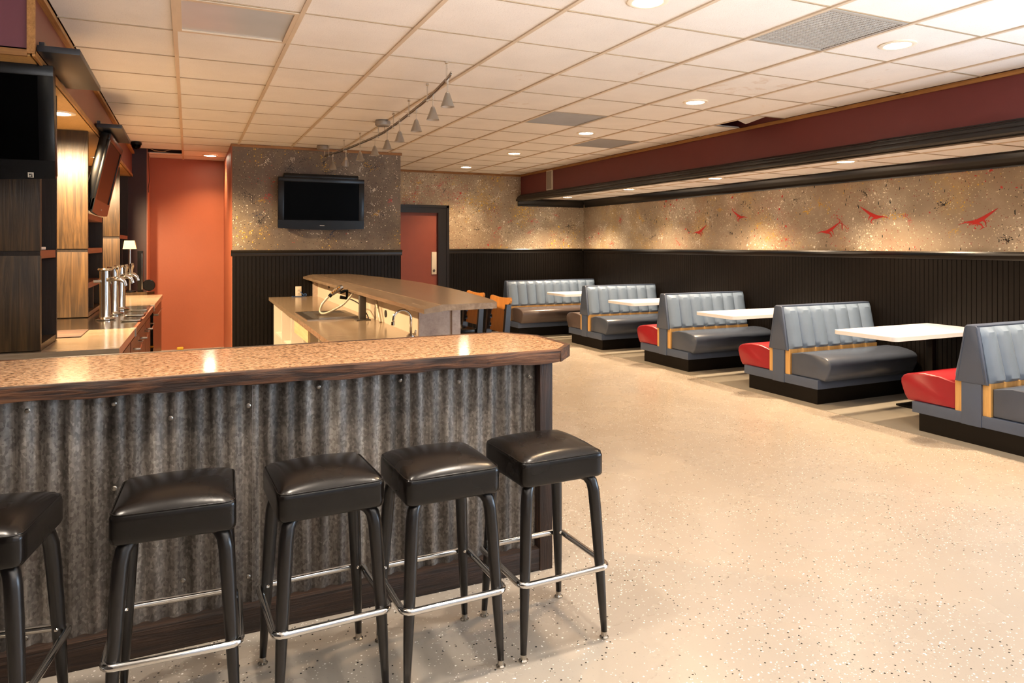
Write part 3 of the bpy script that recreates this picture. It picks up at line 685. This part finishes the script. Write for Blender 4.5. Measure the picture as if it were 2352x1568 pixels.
# ------------------------------------------------------------------ televisions
def tv(name, label, w, h, loc, rot, legend=None):
    t = thing(name, label, 'television', loc); t.rotation_euler = rot
    obj('housing', box(new(), -w/2, w/2, .012, .075, -h/2, h/2, .012), 'plastic', t, True, True)
    obj('rear_hump', box(new(), -w*.3, w*.3, .07, .105, -h*.3, h*.3, .01), 'plastic', t, True, True)
    bz = .065*w; b = new(); lo = h*.16
    box(b, -w/2, w/2, 0, .022, h/2-.055, h/2, .004); box(b, -w/2, -w/2+bz, 0, .022, -h/2+.01, h/2-.05, .004); box(b, w/2-bz, w/2, 0, .022, -h/2+.01, h/2-.05, .004)
    obj('bezel', b, 'plastic', t, True, True)
    n = 16; pts = [(-w/2+w*i/n, -h/2-.018*math.sin(math.pi*i/n)) for i in range(n+1)]+[(w/2, -h/2+lo), (-w/2, -h/2+lo)]
    obj('lower_bezel', prism(new(), pts, 'Y', -.002, .03), 'plastic', t, False, True)
    obj('screen', box(new(), -w/2+bz, w/2-bz, .008, .014, -h/2+lo, h/2-.055), 'screen', t, False, True)
    obj('logo_plate', box(new(), -.028, .028, -.004, 0, -h/2+.030, -h/2+.040), 'silver', t, False, True)
    return t
tv('television', 'black flat television on the paint-splattered partition above the black wainscot', 1.04, .62, (1.498, 8.86, 1.98), (math.radians(3), 0, 0))
o = obj('mount_bar', box(new(), 1.055, 1.965, 8.95, 8.998, 2.285, 2.345, .004), 'plastic', None, True); tag(o, 'black bar bracket on the partition just above the television', 'bracket')
t1 = tv('television', 'large black television at the left picture edge, in front of the wooden panels', 1.06, .56, (-1.143, 4.16, 2.075), (math.radians(8), 0, 0))
st_ = obj('sticker', box(new(), .413, .437, -.004, -.002, -.277, -.252), 'plate', t1, False, True)
b = new()
for a in ((.417, .433, -.262, -.258), (.420, .424, -.268, -.262), (.428, .432, -.272, -.264), (.417, .433, -.275, -.272)): box(b, a[0], a[1], -.0052, -.004, a[2], a[3])
obj('sticker_print', b, 'plastic', st_, False, True)
tv('television', 'television seen edge-on above the shelves, tilted down, its screen reflecting terracotta', 1.12, .64, (-.63, 7.0, 2.045), (math.radians(12), 0, math.radians(90)))

# ------------------------------------------------------------------ back bar: shelving units, counter, cabinets
def shelf_unit(y0, y1, joint, shelves, label, xr=-.712):
    TOPZ = 1.715 if len(shelves) == 3 else 2.347
    t = thing('shelf_unit', label, 'shelving', (xr, (y0+y1)/2, .9))
    obj('front_board', box(new(), XL+.01, xr, y0, y0+.03, .905, joint-.022, .002), 'panel_wood', t, True); obj('front_board', box(new(), XL+.01, xr, y0, y0+.03, joint+.004, 2.347, .002), 'panel_wood', t, True)
    obj('joint_strip', box(new(), XL+.01, xr-.004, y0+.008, y0+.03, joint-.024, joint+.006), 'darkwood', t)
    obj('rear_board', box(new(), XL+.01, xr, y1-.025, y1, .905, TOPZ), 'darkwood', t); obj('back_panel', box(new(), -1.1, -1.08, y0+.03, y1-.025, .905, 2.347), 'darkwood', t)
    obj('base_board', box(new(), -1.08, xr-.002, y0+.03, y1-.025, .902, .935), 'panel_wood', t)
    for z in shelves: obj('shelf', box(new(), -1.08, xr-.004, y0+.03, y1-.025, z-.022, z+.022), 'redshelf', t)
    if y1-y0 > .8: obj('divider', box(new(), -1.08, xr-.02, (y0+y1)/2-.012, (y0+y1)/2+.012, .93, min(shelves)-.02), 'darkwood', t)
    return t
shelf_unit(4.41, 4.925, 1.427, [1.412], 'tall dark plank shelving unit below the large television')
shelf_unit(6.33, 7.38, 1.43, [1.145, 1.418, 1.69], 'brightly lit plank shelving unit behind the beer taps')
shelf_unit(9.1, 10.28, 1.56, [1.56], 'farthest plank shelving unit, near the terracotta wall')
tag(obj('white_tray', box(new(), -.80, -.73, 4.55, 4.68, 1.437, 1.452, .003), 'white_mel', None, True), 'small white tray on the shelf by the dark planks', 'tray')
CX = lambda y: -.345+(y-4.37)*(.075/4.58)        # slanted front edge of the back counter
def quad(y0, y1, inset=0): return [(XL+.01, y0), (CX(y0)-inset, y0), (CX(y1)-inset, y1), (XL+.01, y1)]
bc = thing('back_counter', 'tan laminate counter running along the back bar under the shelving', 'countertop', (-.8, 6.6, .85))
obj('near_top', prism(new(), quad(4.37, 5.40), 'Z', .852, .9), 'stonelam_x', bc); obj('tap_top', prism(new(), quad(5.405, 7.385, .02), 'Z', .852, .8985), 'countersteel', bc); obj('far_top', prism(new(), quad(7.39, 8.95), 'Z', .852, .9), 'stonelam_x', bc)
obj('tap_front_edge', prism(new(), [(CX(5.41)-.02, 5.41), (CX(5.41)-.003, 5.41), (CX(7.38)-.003, 7.38), (CX(7.38)-.02, 7.38)], 'Z', .845, .894), 'redshelf', bc)
for y in (5.40, 7.385): obj('seam_cap', box(new(), CX(y)-.03, CX(y)+.004, y-.035, y+.02, .845, .901), 'silver', bc)
tag(obj('step_shelf', prism(new(), [(XL+.01, 8.96), (-.43, 8.96), (-.36, 9.09), (XL+.01, 9.09)], 'Z', .90, .93), 'panel_wood', None), 'narrow wooden ledge at the far end of the back counter', 'ledge')
def cab(y0, y1, label, door, mat):
    t = thing('back_cabinet', label, 'cabinet', (CX((y0+y1)/2)-.3, (y0+y1)/2, 0))
    obj('body', prism(new(), quad(y0, y1, .055), 'Z', 0, .85), mat, t)
    n = door
    for k in range(n):
        a, c = y0+(y1-y0)*k/n+.01, y0+(y1-y0)*(k+1)/n-.01
        d = obj('door', prism(new(), [(CX(a)-.052, a), (CX(a)-.03, a), (CX(c)-.03, c), (CX(c)-.052, c)], 'Z', .12, .80), 'redshelf', t)
        xm = CX((a+c)/2)
        obj('handle', tube(new(), [(xm-.03, a+.08, .74), (xm+.012, a+.08, .74), (xm+.012, c-.08, .74), (xm-.03, c-.08, .74)], .009, 8), 'chrome', d, True)
        obj('latch', tube(new(), [(xm-.03, c-.04, .52), (xm+.006, c-.04, .52)], .012, 8), 'brass', d, True)
    return t
cab(4.40, 5.37, 'red-brown cabinet under the near end of the back counter', 1, 'darkwood'); cab(5.43, 7.36, 'red-brown beer cooler cabinet with chrome handles below the taps', 3, 'black')
fr = thing('bar_fridge', 'black under-counter fridge at the far end of the back counter', 'fridge', (-.6, 8.2, 0))
obj('body', prism(new(), quad(7.42, 8.93, .05), 'Z', 0, .85), 'black', fr); d = obj('door', prism(new(), [(CX(7.45)-.048, 7.45), (CX(7.45)-.012, 7.45), (CX(8.9)-.012, 8.9), (CX(8.9)-.048, 8.9)], 'Z', .08, .83), 'plastic', fr)
obj('handle', tube(new(), [(CX(7.6)-.02, 7.6, .79), (CX(7.6)+.02, 7.6, .79), (CX(8.6)+.02, 8.6, .79), (CX(8.6)-.02, 8.6, .79)], .01, 8), 'steel', d, True)
def tap(x, y, label, z=.902):
    t = thing('beer_tap', label, 'beer tap', (x, y, z), group='chrome beer taps on the back counter')
    obj('column', lathe(new(), [(.001, 0), (.068, 0), (.068, .008), (.042, .018), (.038, .03), (.038, .365), (.001, .365)], seg=24), 'chrome', t, True, True)
    obj('cap', lathe(new(), [(.036, .365), (.05, .372), (.052, .378), (.046, .386), (.001, .388)], seg=24), 'chrome', t, True, True)
    for dy in (-.055, .055):
        f = obj('faucet', tube(new(), [(.02, dy*.6, .30), (.06, dy, .305), (.10, dy, .305), (.125, dy, .285), (.135, dy, .25)], [.016, .016, .015, .012, .010], 10), 'chrome', t, True, True)
        obj('tap_handle', lathe(new(), [(.006, .0), (.008, .03), (.014, .05), (.015, .075), (.007, .085), (.001, .086)], (.085, dy, .318), 12), 'chrome', f, True, True)
    obj('side_knob', tube(new(), [(-.03, -.02, .29), (-.075, -.03, .29)], .013, 10), 'chrome', t, True, True)
    return t
tap(-.572, 6.09, 'nearest chrome beer tap tower on the back counter'); tap(-.552, 6.53, 'middle chrome beer tap tower, between the other two'); tap(-.538, 6.96, 'farthest chrome beer tap tower')
for k, y in enumerate((6.0, 6.42, 6.9)):
    t = thing('drip_tray', 'shiny drip tray in front of the %s beer tap' % ['nearest', 'middle', 'farthest'][k], 'drip tray', (-.40, y, .902), group='drip trays')
    obj('pan', box(new(), -.055, .075, -.13, .13, 0, .008, .002), 'chrome_worn', t, True, True)
    for q in range(6): obj('slat', box(new(), -.05, .07, -.115+q*.042, -.095+q*.042, .008, .011), 'chrome', t, False, True)
tag(obj('dark_sheet', prism(new(), [(-.86, 5.40), (-.602, 5.395), (-.60, 4.985), (-.86, 4.985)], 'Z', .9005, .906), 'barn_x', None), 'thin dark sheet lying flat on the near end of the back counter', 'board')
lp = thing('table_lamp', 'small lamp with pale tapered shade at the end of the back counter', 'lamp', (-.605, 9.02, .93))
obj('base', lathe(new(), [(.001, 0), (.06, 0), (.06, .015), (.012, .025), (.001, .025)], seg=20), 'plastic', lp, True, True); obj('pole', tube(new(), [(0, 0, .02), (0, 0, .52)], .012, 10), 'steel', lp, True, True)
b = new(); prism(b, [(-.068, .49), (.068, .49), (.048, .585), (-.052, .585)], 'Y', -.06, .06); obj('lamp_shade', b, 'shade', lp, False, True)
bg = thing('bar_gadget', 'black upright dispenser with round brass dial beside the small lamp', 'dispenser', (-.50, 9.04, .93))
obj('body', box(new(), -.03, .03, -.035, .035, 0, .47, .006), 'plastic', bg, True, True); obj('strip', box(new(), .012, .022, -.038, -.035, .03, .44), 'chrome', bg, False, True)
b = new(); lathe(b, [(.001, 0), (.06, 0), (.066, .01), (.06, .02), (.001, .02)], seg=20); bmesh.ops.rotate(b, verts=b.verts[:], cent=(0, 0, 0), matrix=Matrix.Rotation(math.pi/2, 3, 'X')); bmesh.ops.translate(b, verts=b.verts[:], vec=(.085, 0, .075)); obj('dial', b, 'plastic', bg, True, True)
# boards projecting from the soffit face
for (y0, y1, lab) in ((3.97, 4.84, 'nearer dark board projecting from the soffit under the ceiling'), (6.32, 7.22, 'farther dark board projecting from the soffit under the ceiling')):
    t = thing('soffit_board', lab, 'board', (SX+.012, (y0+y1)/2, 2.38), group='dark boards projecting from the soffit')
    obj('board', box(new(), SX+.013, SX+.188, y0, y1, 2.382, 2.412, .002), 'blueblack', t, True); obj('cleat', box(new(), SX+.013, SX+.035, y0+.05, y1-.05, 2.412, 2.44), 'blueblack', t)
sc = thing('security_camera', 'small black dome camera under the ceiling near the back bar corner', 'camera', (-.56, 9.3, CEIL-.008))
obj('base', lathe(new(), [(.001, 0), (.06, 0), (.06, -.03), (.001, -.03)], seg=18), 'plastic', sc, True, True); obj('dome', lathe(new(), [(.05, -.03), (.047, -.055), (.03, -.075), (.001, -.082)], seg=18, closed=False), 'screen', sc, True, True)

# ------------------------------------------------------------------ island counter
ZU, ZL = 1.10, .83
iu = thing('island_countertop', 'raised tan laminate island top with a curved outer edge', 'countertop', (1.7, 6.5, ZU-.04))
right = cat([(1.85, 8.985), (1.965, 8.1), (2.055, 6.95), (2.01, 5.65), (1.86, 4.46), (1.79, 4.13)], 5)
pts = [(1.395, 4.055), (1.74, 4.07), (1.775, 4.085)]+[(v.x, v.y) for v in [Vector((p[0], p[1])) for p in right[::-1]]]+[(1.40, 8.985)]
obj('top_slab', prism(new(), pts, 'Z', ZU-.038, ZU), 'stonelam', iu)
bm = new(); prism(bm, [(1.40, ZU-.001), (1.40, ZU-.042), (1.285, ZU-.052), (1.285, ZU-.026), (1.38, ZU-.004)], 'Y', 4.055, 8.985); obj('sloped_edge', bm, 'stonelam', iu)
ik = thing('island_wall', 'cream knee wall of the island with mottled laminate end panel', 'half wall', (1.6, 6.8, 0))
obj('knee_panel', box(new(), 1.45, 1.60, 4.72, 8.985, 0, ZU-.045), 'cream', ik); obj('outer_panel', box(new(), 1.60, 1.74, 4.74, 8.985, 0, ZU-.045), 'mottled', ik)
obj('end_panel', box(new(), 1.452, 1.69, 4.695, 4.72, 0, ZU-.04), 'mottled', ik); obj('end_pilaster', box(new(), 1.69, 1.752, 4.68, 4.74, 0, ZU-.04), 'mottled', ik)
obj('far_return', box(new(), 1.40, 1.47, 8.90, 8.985, ZL, ZU-.05), 'mottled', ik)
for y, z in ((5.59, .908), (8.12, 1.0)):
    b = new(); lathe(b, [(.001, 0), (.03, 0), (.03, .006), (.001, .006)], seg=14); bmesh.ops.rotate(b, verts=b.verts[:], cent=(0, 0, 0), matrix=Matrix.Rotation(-math.pi/2, 3, 'Y')); bmesh.ops.translate(b, verts=b.verts[:], vec=(1.450, y, z)); obj('cable_hole', b, 'void', ik)
il = thing('island_work_counter', 'lower tan laminate work counter of the island with sink', 'countertop', (1.1, 6.7, ZL-.04))
obj('work_top', prism(new(), [(.835, 4.45), (1.447, 4.45), (1.447, 8.985), (.882, 8.985)], 'Z', ZL-.038, ZL), 'stonelam_x', il)
def wcab(y0, y1, label, holes=True):
    t = thing('shelf_cabinet', label, 'cabinet', (1.1, (y0+y1)/2, 0)); x0 = .91
    obj('side_panel', box(new(), x0, 1.45, y0, y0+.018, 0, ZL-.04), 'white_mel', t); obj('side_panel', box(new(), x0, 1.45, y1-.018, y1, 0, ZL-.04), 'white_mel', t)
    obj('back_panel', box(new(), 1.43, 1.45, y0+.018, y1-.018, 0, ZL-.04), 'white_mel', t)
    for z in (.08, .42): obj('shelf', box(new(), x0+.02, 1.43, y0+.018, y1-.018, z, z+.018), 'white_mel', t)
    for k in range(9):
        obj('pin_hole', box(new(), x0+.05, x0+.056, y0-.0008, y0+.0002, .12+k*.07, .127+k*.07), 'void', t)
for k, (a, c) in enumerate(((4.75, 5.55), (6.35, 7.15), (7.15, 7.9), (7.9, 8.7))):
    wcab(a, c-.003, 'white open shelf cabinet under the island counter, %s' % ['nearest the bar', 'beside the grey steel post', 'third from the bar', 'farthest back'][k])
tag(obj('apron_board', box(new(), .888, .906, 5.93, 6.75, .655, .785), 'rawpine', None), 'pale rough board nailed under the island counter edge', 'board')
tag(obj('steel_post', box(new(), .95, 1.01, 5.72, 5.78, 0, ZL-.04), 'darksteel', None), 'grey steel leg under the island work counter', 'post')
gp = thing('support_post', 'square grey steel post between work counter and raised island top', 'post', (1.335, 5.93, ZL+.001))
obj('post', box(new(), -.027, .027, -.027, .027, .004, ZU-.055-ZL, .003), 'darksteel', gp, True, True); obj('foot_plate', box(new(), -.06, .06, -.06, .06, 0, .006), 'darksteel', gp, False, True)
sk = thing('sink_insert', 'shallow stainless sink insert set in the island work counter', 'sink', (1.12, 6.43, ZL))
b = new()
for a in ((.90, 1.36, 6.05, 6.09), (.90, 1.36, 6.78, 6.82), (.90, .96, 6.09, 6.78), (1.31, 1.36, 6.09, 6.78)): box(b, *a, ZL+.0005, ZL+.008)
obj('rim', b, 'steel', sk); obj('basin', box(new(), .96, 1.31, 6.09, 6.78, ZL+.0005, ZL+.003), 'darksteel', sk)
obj('lid', prism(new(), [(1.00, 6.07), (1.33, 6.07), (1.33, 6.40), (1.02, 6.46)], 'Z', ZL+.008, ZL+.02), 'steel', sk)
fa = thing('faucet', 'chrome gooseneck faucet at the near end of the island counter', 'faucet', (1.40, 4.72, ZL))
pts = [(0, 0, 0), (0, 0, .12)]+[(-.062+.062*math.cos(a), 0, .12+.062*math.sin(a)) for a in [math.pi*k/10 for k in range(1, 11)]]+[(-.126, 0, .10)]
obj('spout', tube(new(), pts, .0095, 12), 'chrome', fa, 'all', True); obj('nozzle', tube(new(), [(-.126, 0, .105), (-.127, 0, .082)], .0125, 12), 'chrome', fa, True, True)
obj('base', lathe(new(), [(.001, 0), (.03, 0), (.03, .006), (.014, .02), (.001, .02)], seg=16), 'chrome', fa, True, True)
for s in (-1, 1): obj('handle', tube(new(), [(.0, s*.012, .012), (.015, s*.05, .02), (.02, s*.055, .05)], [.008, .008, .006], 8), 'chrome', fa, True, True)
# soda gun
sg = thing('soda_gun', 'soda gun with pale braided hose looping over the island sink', 'soda gun', (1.25, 6.6, ZL))
def at(u, v, y):
    a = (u-1176)/PXF; c, s = math.cos(YAW), math.sin(YAW); d = (a*c+s, c-a*s, (V0-v)/PXF); y *= .965; k = y/d[1]; return (d[0]*k, y, CAMZ+d[2]*k)
hp = [at(755, 681, 6.5), at(741, 697, 6.5), at(735, 712, 6.5), at(738, 719, 6.48), at(748, 719, 6.46), at(765, 712, 6.44), at(785, 701, 6.42), at(797, 690, 6.40), at(808, 677, 6.40), at(812, 672, 6.42)]
obj('hose', tube(new(), cat(hp, 4), .0095, 8), 'hose', sg, 'all')
obj('gun_grip', tube(new(), [at(756, 681, 6.5), at(761, 676, 6.5)], .016, 10), 'plastic', sg, True)
h = obj('gun_head', tube(new(), [at(761, 676, 6.5), at(772, 667, 6.5), at(780, 661, 6.5), at(787, 658, 6.5)], [.017, .024, .026, .018], 10), 'steel', sg, True)
for k in range(5): obj('button', tube(new(), [at(763+k*4, 672.5-k*3, 6.47), at(764+k*4, 671.5-k*3, 6.465)], .008, 6), 'brass', h, True)
b = new(); tube(b, [at(781, 672, 6.5), at(792, 668, 6.5), at(800, 668, 6.5), at(812, 673, 6.5)], .013, 8); tube(b, [at(797, 668, 6.5), at(797, 682, 6.5)], .011, 8); tube(b, [at(781, 682, 6.5), at(798, 685, 6.5)], [.016, .013], 8)
obj('holster', b, 'plastic', sg, True)
obj('drain_tube', tube(new(), cat([at(798, 685, 6.5), at(812, 690, 6.4), at(826, 699, 6.3), at(838, 714, 6.2), at(845, 726, 6.1), at(846, 731, 6.08)], 4), .005, 6), 'cable', sg, 'all')
obj('supply_bundle', tube(new(), cat([(1.40, 5.75, 1.04), (1.41, 5.74, .98), (1.42, 5.70, .90), (1.425, 5.66, ZL+.001)], 4), .012, 8), 'hose', sg, 'all')
# outlet and pen
ol = thing('wall_outlet', 'ivory double outlet plate on the black wainscot above the island counter', 'outlet', (1.23, 8.984, .886))
obj('plate', box(new(), -.036, .036, -.006, 0, -.068, .068, .003), 'plate', ol, True, True)
for dz in (-.022, .022):
    r_ = obj('receptacle', box(new(), -.018, .018, -.009, -.006, dz-.016, dz+.016, .002), 'plate', ol, True, True)
    for dx in (-.007, .007): obj('slot', box(new(), dx-.0015, dx+.0015, -.0096, -.009, dz-.006, dz+.006), 'void', r_, False, True)
tag(obj('blue_cord', tube(new(), cat([(1.14, 8.88, ZL+.006), (1.19, 8.90, ZL+.006), (1.26, 8.90, ZL+.006), (1.31, 8.91, ZL+.01), (1.315, 8.93, ZL+.03), (1.295, 8.94, ZL+.03), (1.285, 8.93, ZL+.02), (1.25, 8.95, ZL+.06)], 4), .006, 6), 'blue', None, 'all'), 'short blue cord lying below the wall outlet', 'cord')
# sponge on the floor
tag(obj('sponge', rbox(new(), (-.11, 10.85, .02), (.085, .05, .04), .012, 5), 'sponge', None, 'all'), 'small yellow sponge on the floor by the terracotta wall', 'sponge')
# ladder-back stools behind the island
def bar_chair(loc, label):
    t = thing('ladderback_stool', label, 'chair', loc, group='honey-wood back stools beyond the island')
    # local +X is the back of the chair
    obj('seat', rbox(new(), (-.02, 0, .70), (.38, .38, .05), .02, 8, .008), 'plastic', t, 'all', True)
    for s in (-1, 1):
        obj('back_post', prism(new(), [(.13, 0), (.175, 0), (.205, .66), (.225, .985), (.185, .985), (.155, .66)], 'Y', s*.185-.018, s*.185+.018), 'blacksteel', t, False, True)
        obj('front_leg', box(new(), -.20, -.165, s*.18-.017, s*.18+.017, 0, .675), 'blacksteel', t, False, True)
        obj('rung', tube(new(), [(-.18, s*.18, .25), (.165, s*.185, .25)], .01, 8), 'steel', t, True, True)
    for z in (.2, .35): obj('rung', tube(new(), [(.165, -.18, z), (.165, .18, z)], .01, 8), 'steel', t, True, True)
    obj('rung', tube(new(), [(-.18, -.18, .25), (-.18, .18, .25)], .011, 8), 'steel', t, True, True)
    # wooden back plate with notches along its edges
    half = [(0, 1.03), (.08, 1.032), (.14, 1.037), (.18, 1.04), (.2, 1.032), (.207, 1.015), (.2, .995), (.18, .985), (.15, .98), (.15, .95), (.128, .947), (.128, .92), (.15, .917), (.15, .88), (.128, .877), (.128, .85), (.15, .847), (.15, .81), (.128, .807), (.128, .78), (.15, .777), (.15, .75), (0, .75)]
    out = half+[(-y, z) for y, z in half[::-1][1:-1]]
    for s_ in (-1, 1):
        for z in (.935, .865, .795): obj('peg', tube(new(), [(.205, s_*.125, z), (.205, s_*.172, z)], .011, 8), 'blacksteel', t, True, True)
    b = new()
    def xz(z): return .195+(z-.75)*.1
    fr_ = [[b.verts.new((xz(z)+dx, y, z)) for y, z in out] for dx in (-.009, .009)]
    n = len(out)
    for i in range(n): b.faces.new((fr_[0][i], fr_[0][(i+1) % n], fr_[1][(i+1) % n], fr_[1][i]))
    b.faces.new(fr_[0][::-1]); b.faces.new(fr_[1]); bmesh.ops.recalc_face_normals(b, faces=b.faces[:])
    obj('back_plate', b, 'chairwood', t, True, True)
    return t
bar_chair((2.13, 5.33, 0), 'honey-wood back stool nearest, beyond the island end'); bar_chair((2.16, 5.97, 0), 'honey-wood back stool mostly hidden behind the island top')

# ------------------------------------------------------------------ door in the back wall, small wall fittings
door = struct('door_1', box(new(), 3.0, 3.7, YB+.01, YB+.05, 0, 1.995), 'doorred')
b = new()
for a in ((3.69, 3.88, YB-.03, YB, 0, 2.115), (2.82, 3.69, YB-.03, YB, 1.99, 2.115), (3.69, 3.73, YB-.042, YB-.03, 0, 2.03), (2.82, 3.69, YB-.042, YB-.03, 1.99, 2.03), (3.835, 3.88, YB-.042, YB-.03, 0, 2.115), (2.82, 3.88, YB-.042, YB-.03, 2.075, 2.115)): box(b, *a)
obj('door_frame', b, 'blackmould', door)
lk = obj('lock_plate', box(new(), 3.59, 3.675, YB-.006, YB+.01, .99, 1.355, .003), 'plate', door, True)
b = new(); lathe(b, [(.001, 0), (.022, 0), (.02, .008), (.001, .009)], seg=14); bmesh.ops.rotate(b, verts=b.verts[:], cent=(0, 0, 0), matrix=Matrix.Rotation(math.pi/2, 3, 'X')); bmesh.ops.translate(b, verts=b.verts[:], vec=(3.63, YB-.006, 1.05)); obj('lock_cylinder', b, 'darksteel', lk)
sp = thing('wall_speaker', 'slim ivory wall speaker on the maroon beam near the back corner', 'speaker', (XB, 9.845, 2.49))
obj('cabinet', box(new(), XB-.02, XB-.001, 9.745, 9.945, 2.335, 2.65, .004), 'plate', sp, True); obj('grille', box(new(), XB-.024, XB-.02, 9.765, 9.925, 2.355, 2.63), 'dust', sp)
# red paint strokes thrown on the alcove wall
def stroke(bm, pts, ws, x):
    L_, R_ = [], []
    for i, p in enumerate(pts):
        a, c = pts[max(i-1, 0)], pts[min(i+1, len(pts)-1)]; d = Vector((c[0]-a[0], c[1]-a[1])).normalized(); n = Vector((-d.y, d.x))*ws[i]/2
        L_.append((p[0]+n.x, p[1]+n.y)); R_.append((p[0]-n.x, p[1]-n.y))
    prism(bm, L_+R_[::-1], 'X', x, x-.0025)
for (y, z, s, flip) in ((3.988, 1.682, .17, 1), (5.025, 1.765, .17, -1), (5.613, 1.622, .16, 1), (6.982, 1.833, .14, -1), (7.78, 1.651, .15, 1)):
    b = new(); f = flip
    A = [(y+f*s, z-.18*s), (y+f*.55*s, z-.05*s), (y+f*.1*s, z-.08*s), (y-f*.3*s, z+.12*s), (y-f*.75*s, z+.42*s), (y-f*1.05*s, z+.62*s)]
    stroke(b, A, [.012*s, .06*s, .24*s, .20*s, .10*s, .015*s], XR-.0005)
    stroke(b, [(y+f*.1*s, z-.1*s), (y-f*.2*s, z-.2*s), (y-f*.3*s, z-.36*s), (y-f*.12*s, z-.48*s)], [.10*s, .09*s, .06*s, .02*s], XR-.0003)
    stroke(b, [(y-f*.28*s, z+.05*s), (y-f*.42*s, z-.1*s), (y-f*.45*s, z-.26*s)], [.1*s, .06*s, .02*s], XR-.0001)
    obj('paint_splash', b, 'redpaint', wall_right)

# thrown paint: splashes with droplets and drips, black, white, yellow and red, on the three mural walls
M['paint_black'] = flat('black_paint_drip', '1d1b18', .4); M['paint_white'] = flat('white_paint_drip', 'ddd3c0', .45); M['paint_yellow'] = flat('yellow_paint_drip', 'd2a437', .45); M['paint_blue'] = flat('blue_paint_drip', '26304a', .45)
RS = random.Random(21)
def splash(parent, axis, pos, out, a, z, size, mat, drips=2, n=26):
    """droplets scattered along a thrown arc, two thin strokes and a few drips; a is the coordinate along the wall"""
    bm = new(); ang = RS.uniform(-.6, .9); bend = RS.uniform(-.5, .5)
    def poly(pts, th):
        q0, q1 = pos, pos+out*th
        P = lambda p, q: (p[0], q, p[1]) if axis == 'X' else (q, p[0], p[1])
        A = [bm.verts.new(P(p, q0)) for p in pts]; B = [bm.verts.new(P(p, q1)) for p in pts]; k = len(pts)
        for i in range(k): bm.faces.new((A[i], A[(i+1) % k], B[(i+1) % k], B[i]))
        bm.faces.new(A[::-1]); bm.faces.new(B)
    def along(t): # arc
        x = t*size; y = bend*size*(t*t-.3); return (a+x*math.cos(ang)-y*math.sin(ang), z+x*math.sin(ang)+y*math.cos(ang))
    for k in range(n):
        t = RS.gauss(0, .55); c = along(max(-1.3, min(1.3, t))); r = size*RS.uniform(.008, .035)*(1.3-min(1, abs(t)))+.0016
        dx, dz = RS.gauss(0, .16)*size, RS.gauss(0, .16)*size; w1 = RS.uniform(.7, 1.5); ro = RS.uniform(0, 3)
        poly([(c[0]+dx+r*w1*math.cos(u)*math.cos(ro)-r*math.sin(u)*math.sin(ro), c[1]+dz+r*w1*math.cos(u)*math.sin(ro)+r*math.sin(u)*math.cos(ro)) for u in [2*math.pi*i/6 for i in range(6)]], RS.uniform(.0008, .002))
    for k in range(2):
        t0 = RS.uniform(-.7, .1); seg = [along(t0+.14*i) for i in range(5)]; o = RS.gauss(0, .08)*size; ws = [.002, .006, .009, .006, .0015]
        seg = [(p[0]+o+RS.gauss(0, .012)*size, p[1]+o+RS.gauss(0, .03)*size) for p in seg]
        for (p, q, w0, w1) in zip(seg, seg[1:], ws, ws[1:]):
            d = Vector((q[0]-p[0], q[1]-p[1])); d = d.normalized() if d.length > 1e-6 else Vector((1, 0)); nn = Vector((-d.y, d.x)); s_ = size*2.2
            poly([(p[0]+nn.x*w0*s_, p[1]+nn.y*w0*s_), (p[0]-nn.x*w0*s_, p[1]-nn.y*w0*s_), (q[0]-nn.x*w1*s_, q[1]-nn.y*w1*s_), (q[0]+nn.x*w1*s_, q[1]+nn.y*w1*s_)], .0014)
    for k in range(drips):
        c = along(RS.uniform(-.4, .4)); L_ = size*RS.uniform(.25, .7); w = RS.uniform(.0016, .003)
        poly([(c[0]-w, c[1]), (c[0]+w, c[1]), (c[0]+w*.6, c[1]-L_), (c[0]-w*.6, c[1]-L_)], .0016)
    bmesh.ops.recalc_face_normals(bm, faces=bm.faces[:])
    obj('paint_splash', bm, mat, parent)
PC = ['paint_black', 'paint_white', 'paint_yellow', 'redpaint']
for k in range(34):
    splash(wall_right, 'Y', XR, -1, 3.4+7.3*(k+RS.uniform(.1, .9))/34, RS.uniform(1.5, 2.02), RS.uniform(.07, .17), PC[(k*7+RS.randrange(2)) % 4], RS.choice((0, 1, 3)))
for k in range(18):
    x = 3.95+2.4*(k+RS.uniform(.1, .9))/18; splash(wall_back, 'X', YB, -1, x, RS.uniform(1.5, 2.05 if x > 5.1 else 2.45), RS.uniform(.08, .18), PC[(k*5+RS.randrange(2)) % 4], RS.choice((0, 1, 2)))
for k in range(4): splash(wall_back, 'X', YB, -1, RS.uniform(2.75, 3.8), RS.uniform(2.25, 2.5), .12, PC[k], 0)
for k in range(26):
    while True:
        x, z = RS.uniform(.6, 2.4), RS.uniform(1.52, 2.56)
        if not (.93 < x < 2.06 and 1.6 < z < 2.38): break
    splash(wp, 'X', 9.0, -1, x, z, RS.uniform(.07, .15), (PC+['paint_black', 'paint_blue'])[RS.randrange(6)], RS.choice((0, 1, 3)))
